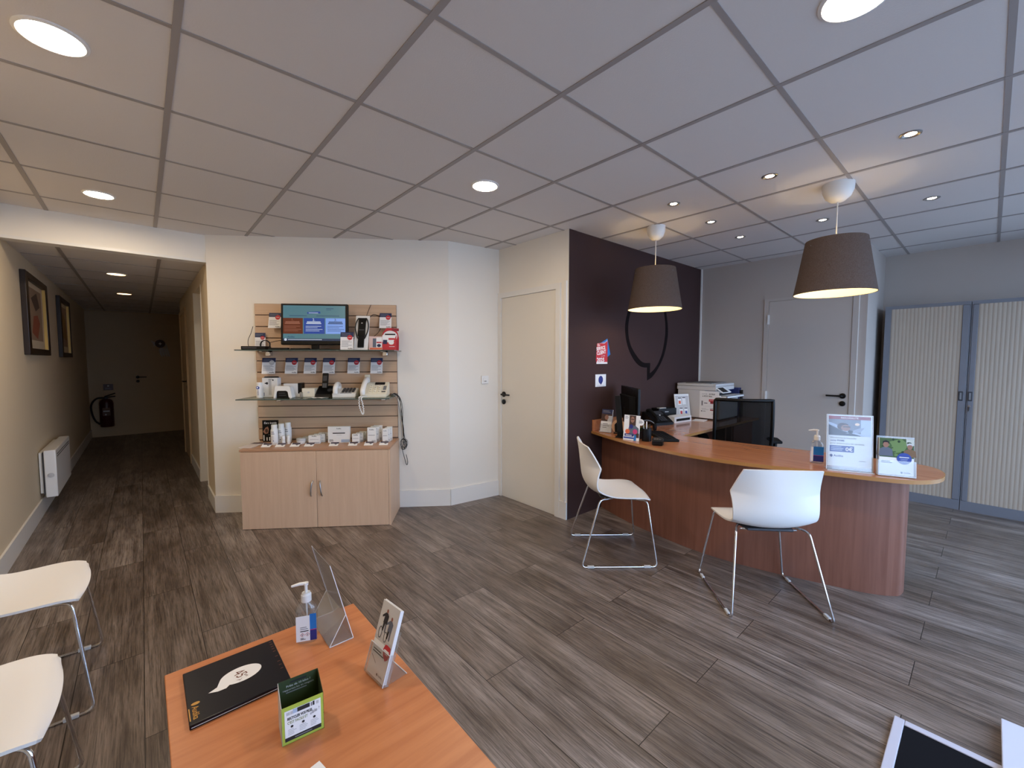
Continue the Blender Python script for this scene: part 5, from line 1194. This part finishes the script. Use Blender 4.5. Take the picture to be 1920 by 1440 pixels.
# brochure holder with brochures
HB = (.506,1.195); T19 = rot('X', math.radians(-18))
a = thing('brochure_holder', 'clear acrylic pamphlet holder at the right of the low table', 'leaflet holder', (*HB, TZ+.0016), face(-.995,-.1))
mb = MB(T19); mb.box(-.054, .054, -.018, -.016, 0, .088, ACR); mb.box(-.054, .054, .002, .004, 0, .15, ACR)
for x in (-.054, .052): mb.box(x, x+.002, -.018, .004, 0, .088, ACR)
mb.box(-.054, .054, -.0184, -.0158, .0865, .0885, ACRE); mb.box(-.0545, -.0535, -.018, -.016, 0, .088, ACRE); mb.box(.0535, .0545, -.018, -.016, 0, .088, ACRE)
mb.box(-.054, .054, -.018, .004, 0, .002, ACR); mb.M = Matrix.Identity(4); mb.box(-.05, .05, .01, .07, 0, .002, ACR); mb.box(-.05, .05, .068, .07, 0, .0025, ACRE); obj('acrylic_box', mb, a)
SHIRT = M('black_jacket_print', (40, 38, 44), .7)
for k in range(6):
    t_ = thing('brochure', 'tall white brochure with cyclists photo, front one in the clear holder' if k == 0 else 'white brochure stacked behind the cyclists brochure in the clear holder', 'brochure', (*HB, TZ+.0016), face(-.995,-.1), 'brochures in the clear holder')
    mb = MB(T19); y_ = -.013+.0021*k; mb.box(-.048, .048, y_, y_+.0018, .003, .213-.0015*(k % 3), PAPER); mb.M = Matrix.Identity(4)
    if k == 0:
        F = T19 @ FR(y_); mb.rect(F, -.048, .1, .048, .2125, M('misty_photo_print', (206, 206, 206), .7)); mb.rect(F, -.048, .1, .048, .112, LGREY, .0007)
        for u, v, s_ in ((-.012,.165,.016),(.018,.152,.014)):
            mb.ell(F, u, v+.024, .0045, .006, M('skin_warm_print', (150, 96, 84), .7), .001); mb.shape(F, [(u-.011,v-.012),(u+.010,v-.012),(u+.012,v+.012),(u+.004,v+.019),(u-.006,v+.019),(u-.022,v+.006),(u-.02,v+.001),(u-.009,v+.007)], SHIRT if u < 0 else GREYP, .001); mb.shape(F, [(u-.009,v-.034),(u-.003,v-.034),(u+.001,v-.012),(u-.009,v-.012)], TXTB, .001); mb.shape(F, [(u+.004,v-.036),(u+.009,v-.036),(u+.009,v-.012),(u+.002,v-.012)], GREYP, .001)
        for cu, cv, r_ in ((-.026,.124,.017),(.004,.12,.015)):
            n_ = 20
            for q in range(n_): 
                q0, q1 = 2*PI*q/n_, 2*PI*(q+1)/n_
                mb.shape(F, [(cu+r_*.55*math.cos(q0), cv+r_*math.sin(q0)),(cu+r_*.55*math.cos(q1), cv+r_*math.sin(q1)),(cu+r_*.42*math.cos(q1), cv+r_*.86*math.sin(q1)),(cu+r_*.42*math.cos(q0), cv+r_*.86*math.sin(q0))], TXTB, .0012)
        mb.shape(F, [(.026-.0,.106),(.044,.104),(.048,.088),(.042,.07),(.030,.062),(.016,.072),(.010,.09),(.016,.104)], RED, .0014); mb.rect(F, .016, .088, .042, .092, PAPER, .0018); mb.rect(F, .022, .08, .038, .082, PAPER, .0018)
        mb.lines(F, -.04, .02, .075, 2, .007, .003, TXTB); mb.shape(F, [(-.04,.056),(-.012,.04),(-.012,.038),(-.04,.054)], TXTB); logo(mb, F, .008, .016, .007, TXTB)
    obj('pages', mb, t_)
tag(obj('paper_sheet', MB().box(-.105, 0, -.148, .0, 0, .0012, PAPER), None, on(.287,1.033), .2), 'white paper corner on the low table at the bottom photo edge', 'paper')

# ------------------------------------------------------------------ entrance mats
a = thing('door_mat', 'black entrance mat with pale edging on the floor at bottom right', 'mat', (1.73,-.36,0), 0)
mb = MB(); mb.box(-.355, .355, -.52, .515, .001, .011, MATB, .002); obj('coir_pile', mb, a)
mb = MB()
for x0_, x1_, y0_, y1_ in ((-.385,.385,.515,.545),(-.385,.385,-.55,-.52),(-.385,-.355,-.52,.515),(.355,.385,-.52,.515)): mb.box(x0_, x1_, y0_, y1_, .0005, .013, MATE, .003)
obj('edging', mb, a)
tag(obj('floor_board', MB().box(-.82, 0, -.8, 0, 0, .018, M('pale_grey_board', (204, 206, 220), .5), .003), None, (2.37,-.083,.0131), 0), 'flat pale board overlapping the black mat in the bottom right corner', 'board')

# ------------------------------------------------------------------ light, camera, output look
w = bpy.data.worlds.new('overcast_sky'); SC.world = w; w.use_nodes = True
bg = w.node_tree.nodes['Background']; bg.inputs['Color'].default_value = (.49, .67, 1., 1); bg.inputs['Strength'].default_value = 4.7
cam = bpy.data.cameras.new('camera'); cam.sensor_width = 36.; cam.lens = 36*788.9/1920; cam.clip_start = .02
co = bpy.data.objects.new('camera', cam); C.objects.link(co); co.location = (0,0,1.372)
co.rotation_euler = (PI/2-.0580, -.0006*0, .8492-PI/2)
SC.camera = co
vs = SC.view_settings; vs.view_transform = 'Standard'; vs.look = 'None'; vs.exposure = .38; vs.gamma = 1.; vs.use_curve_mapping = False
cy = SC.cycles; cy.max_bounces = 10; cy.diffuse_bounces = 6; cy.glossy_bounces = 4; cy.transparent_max_bounces = 24; cy.sample_clamp_indirect = 6.; cy.use_denoising = True
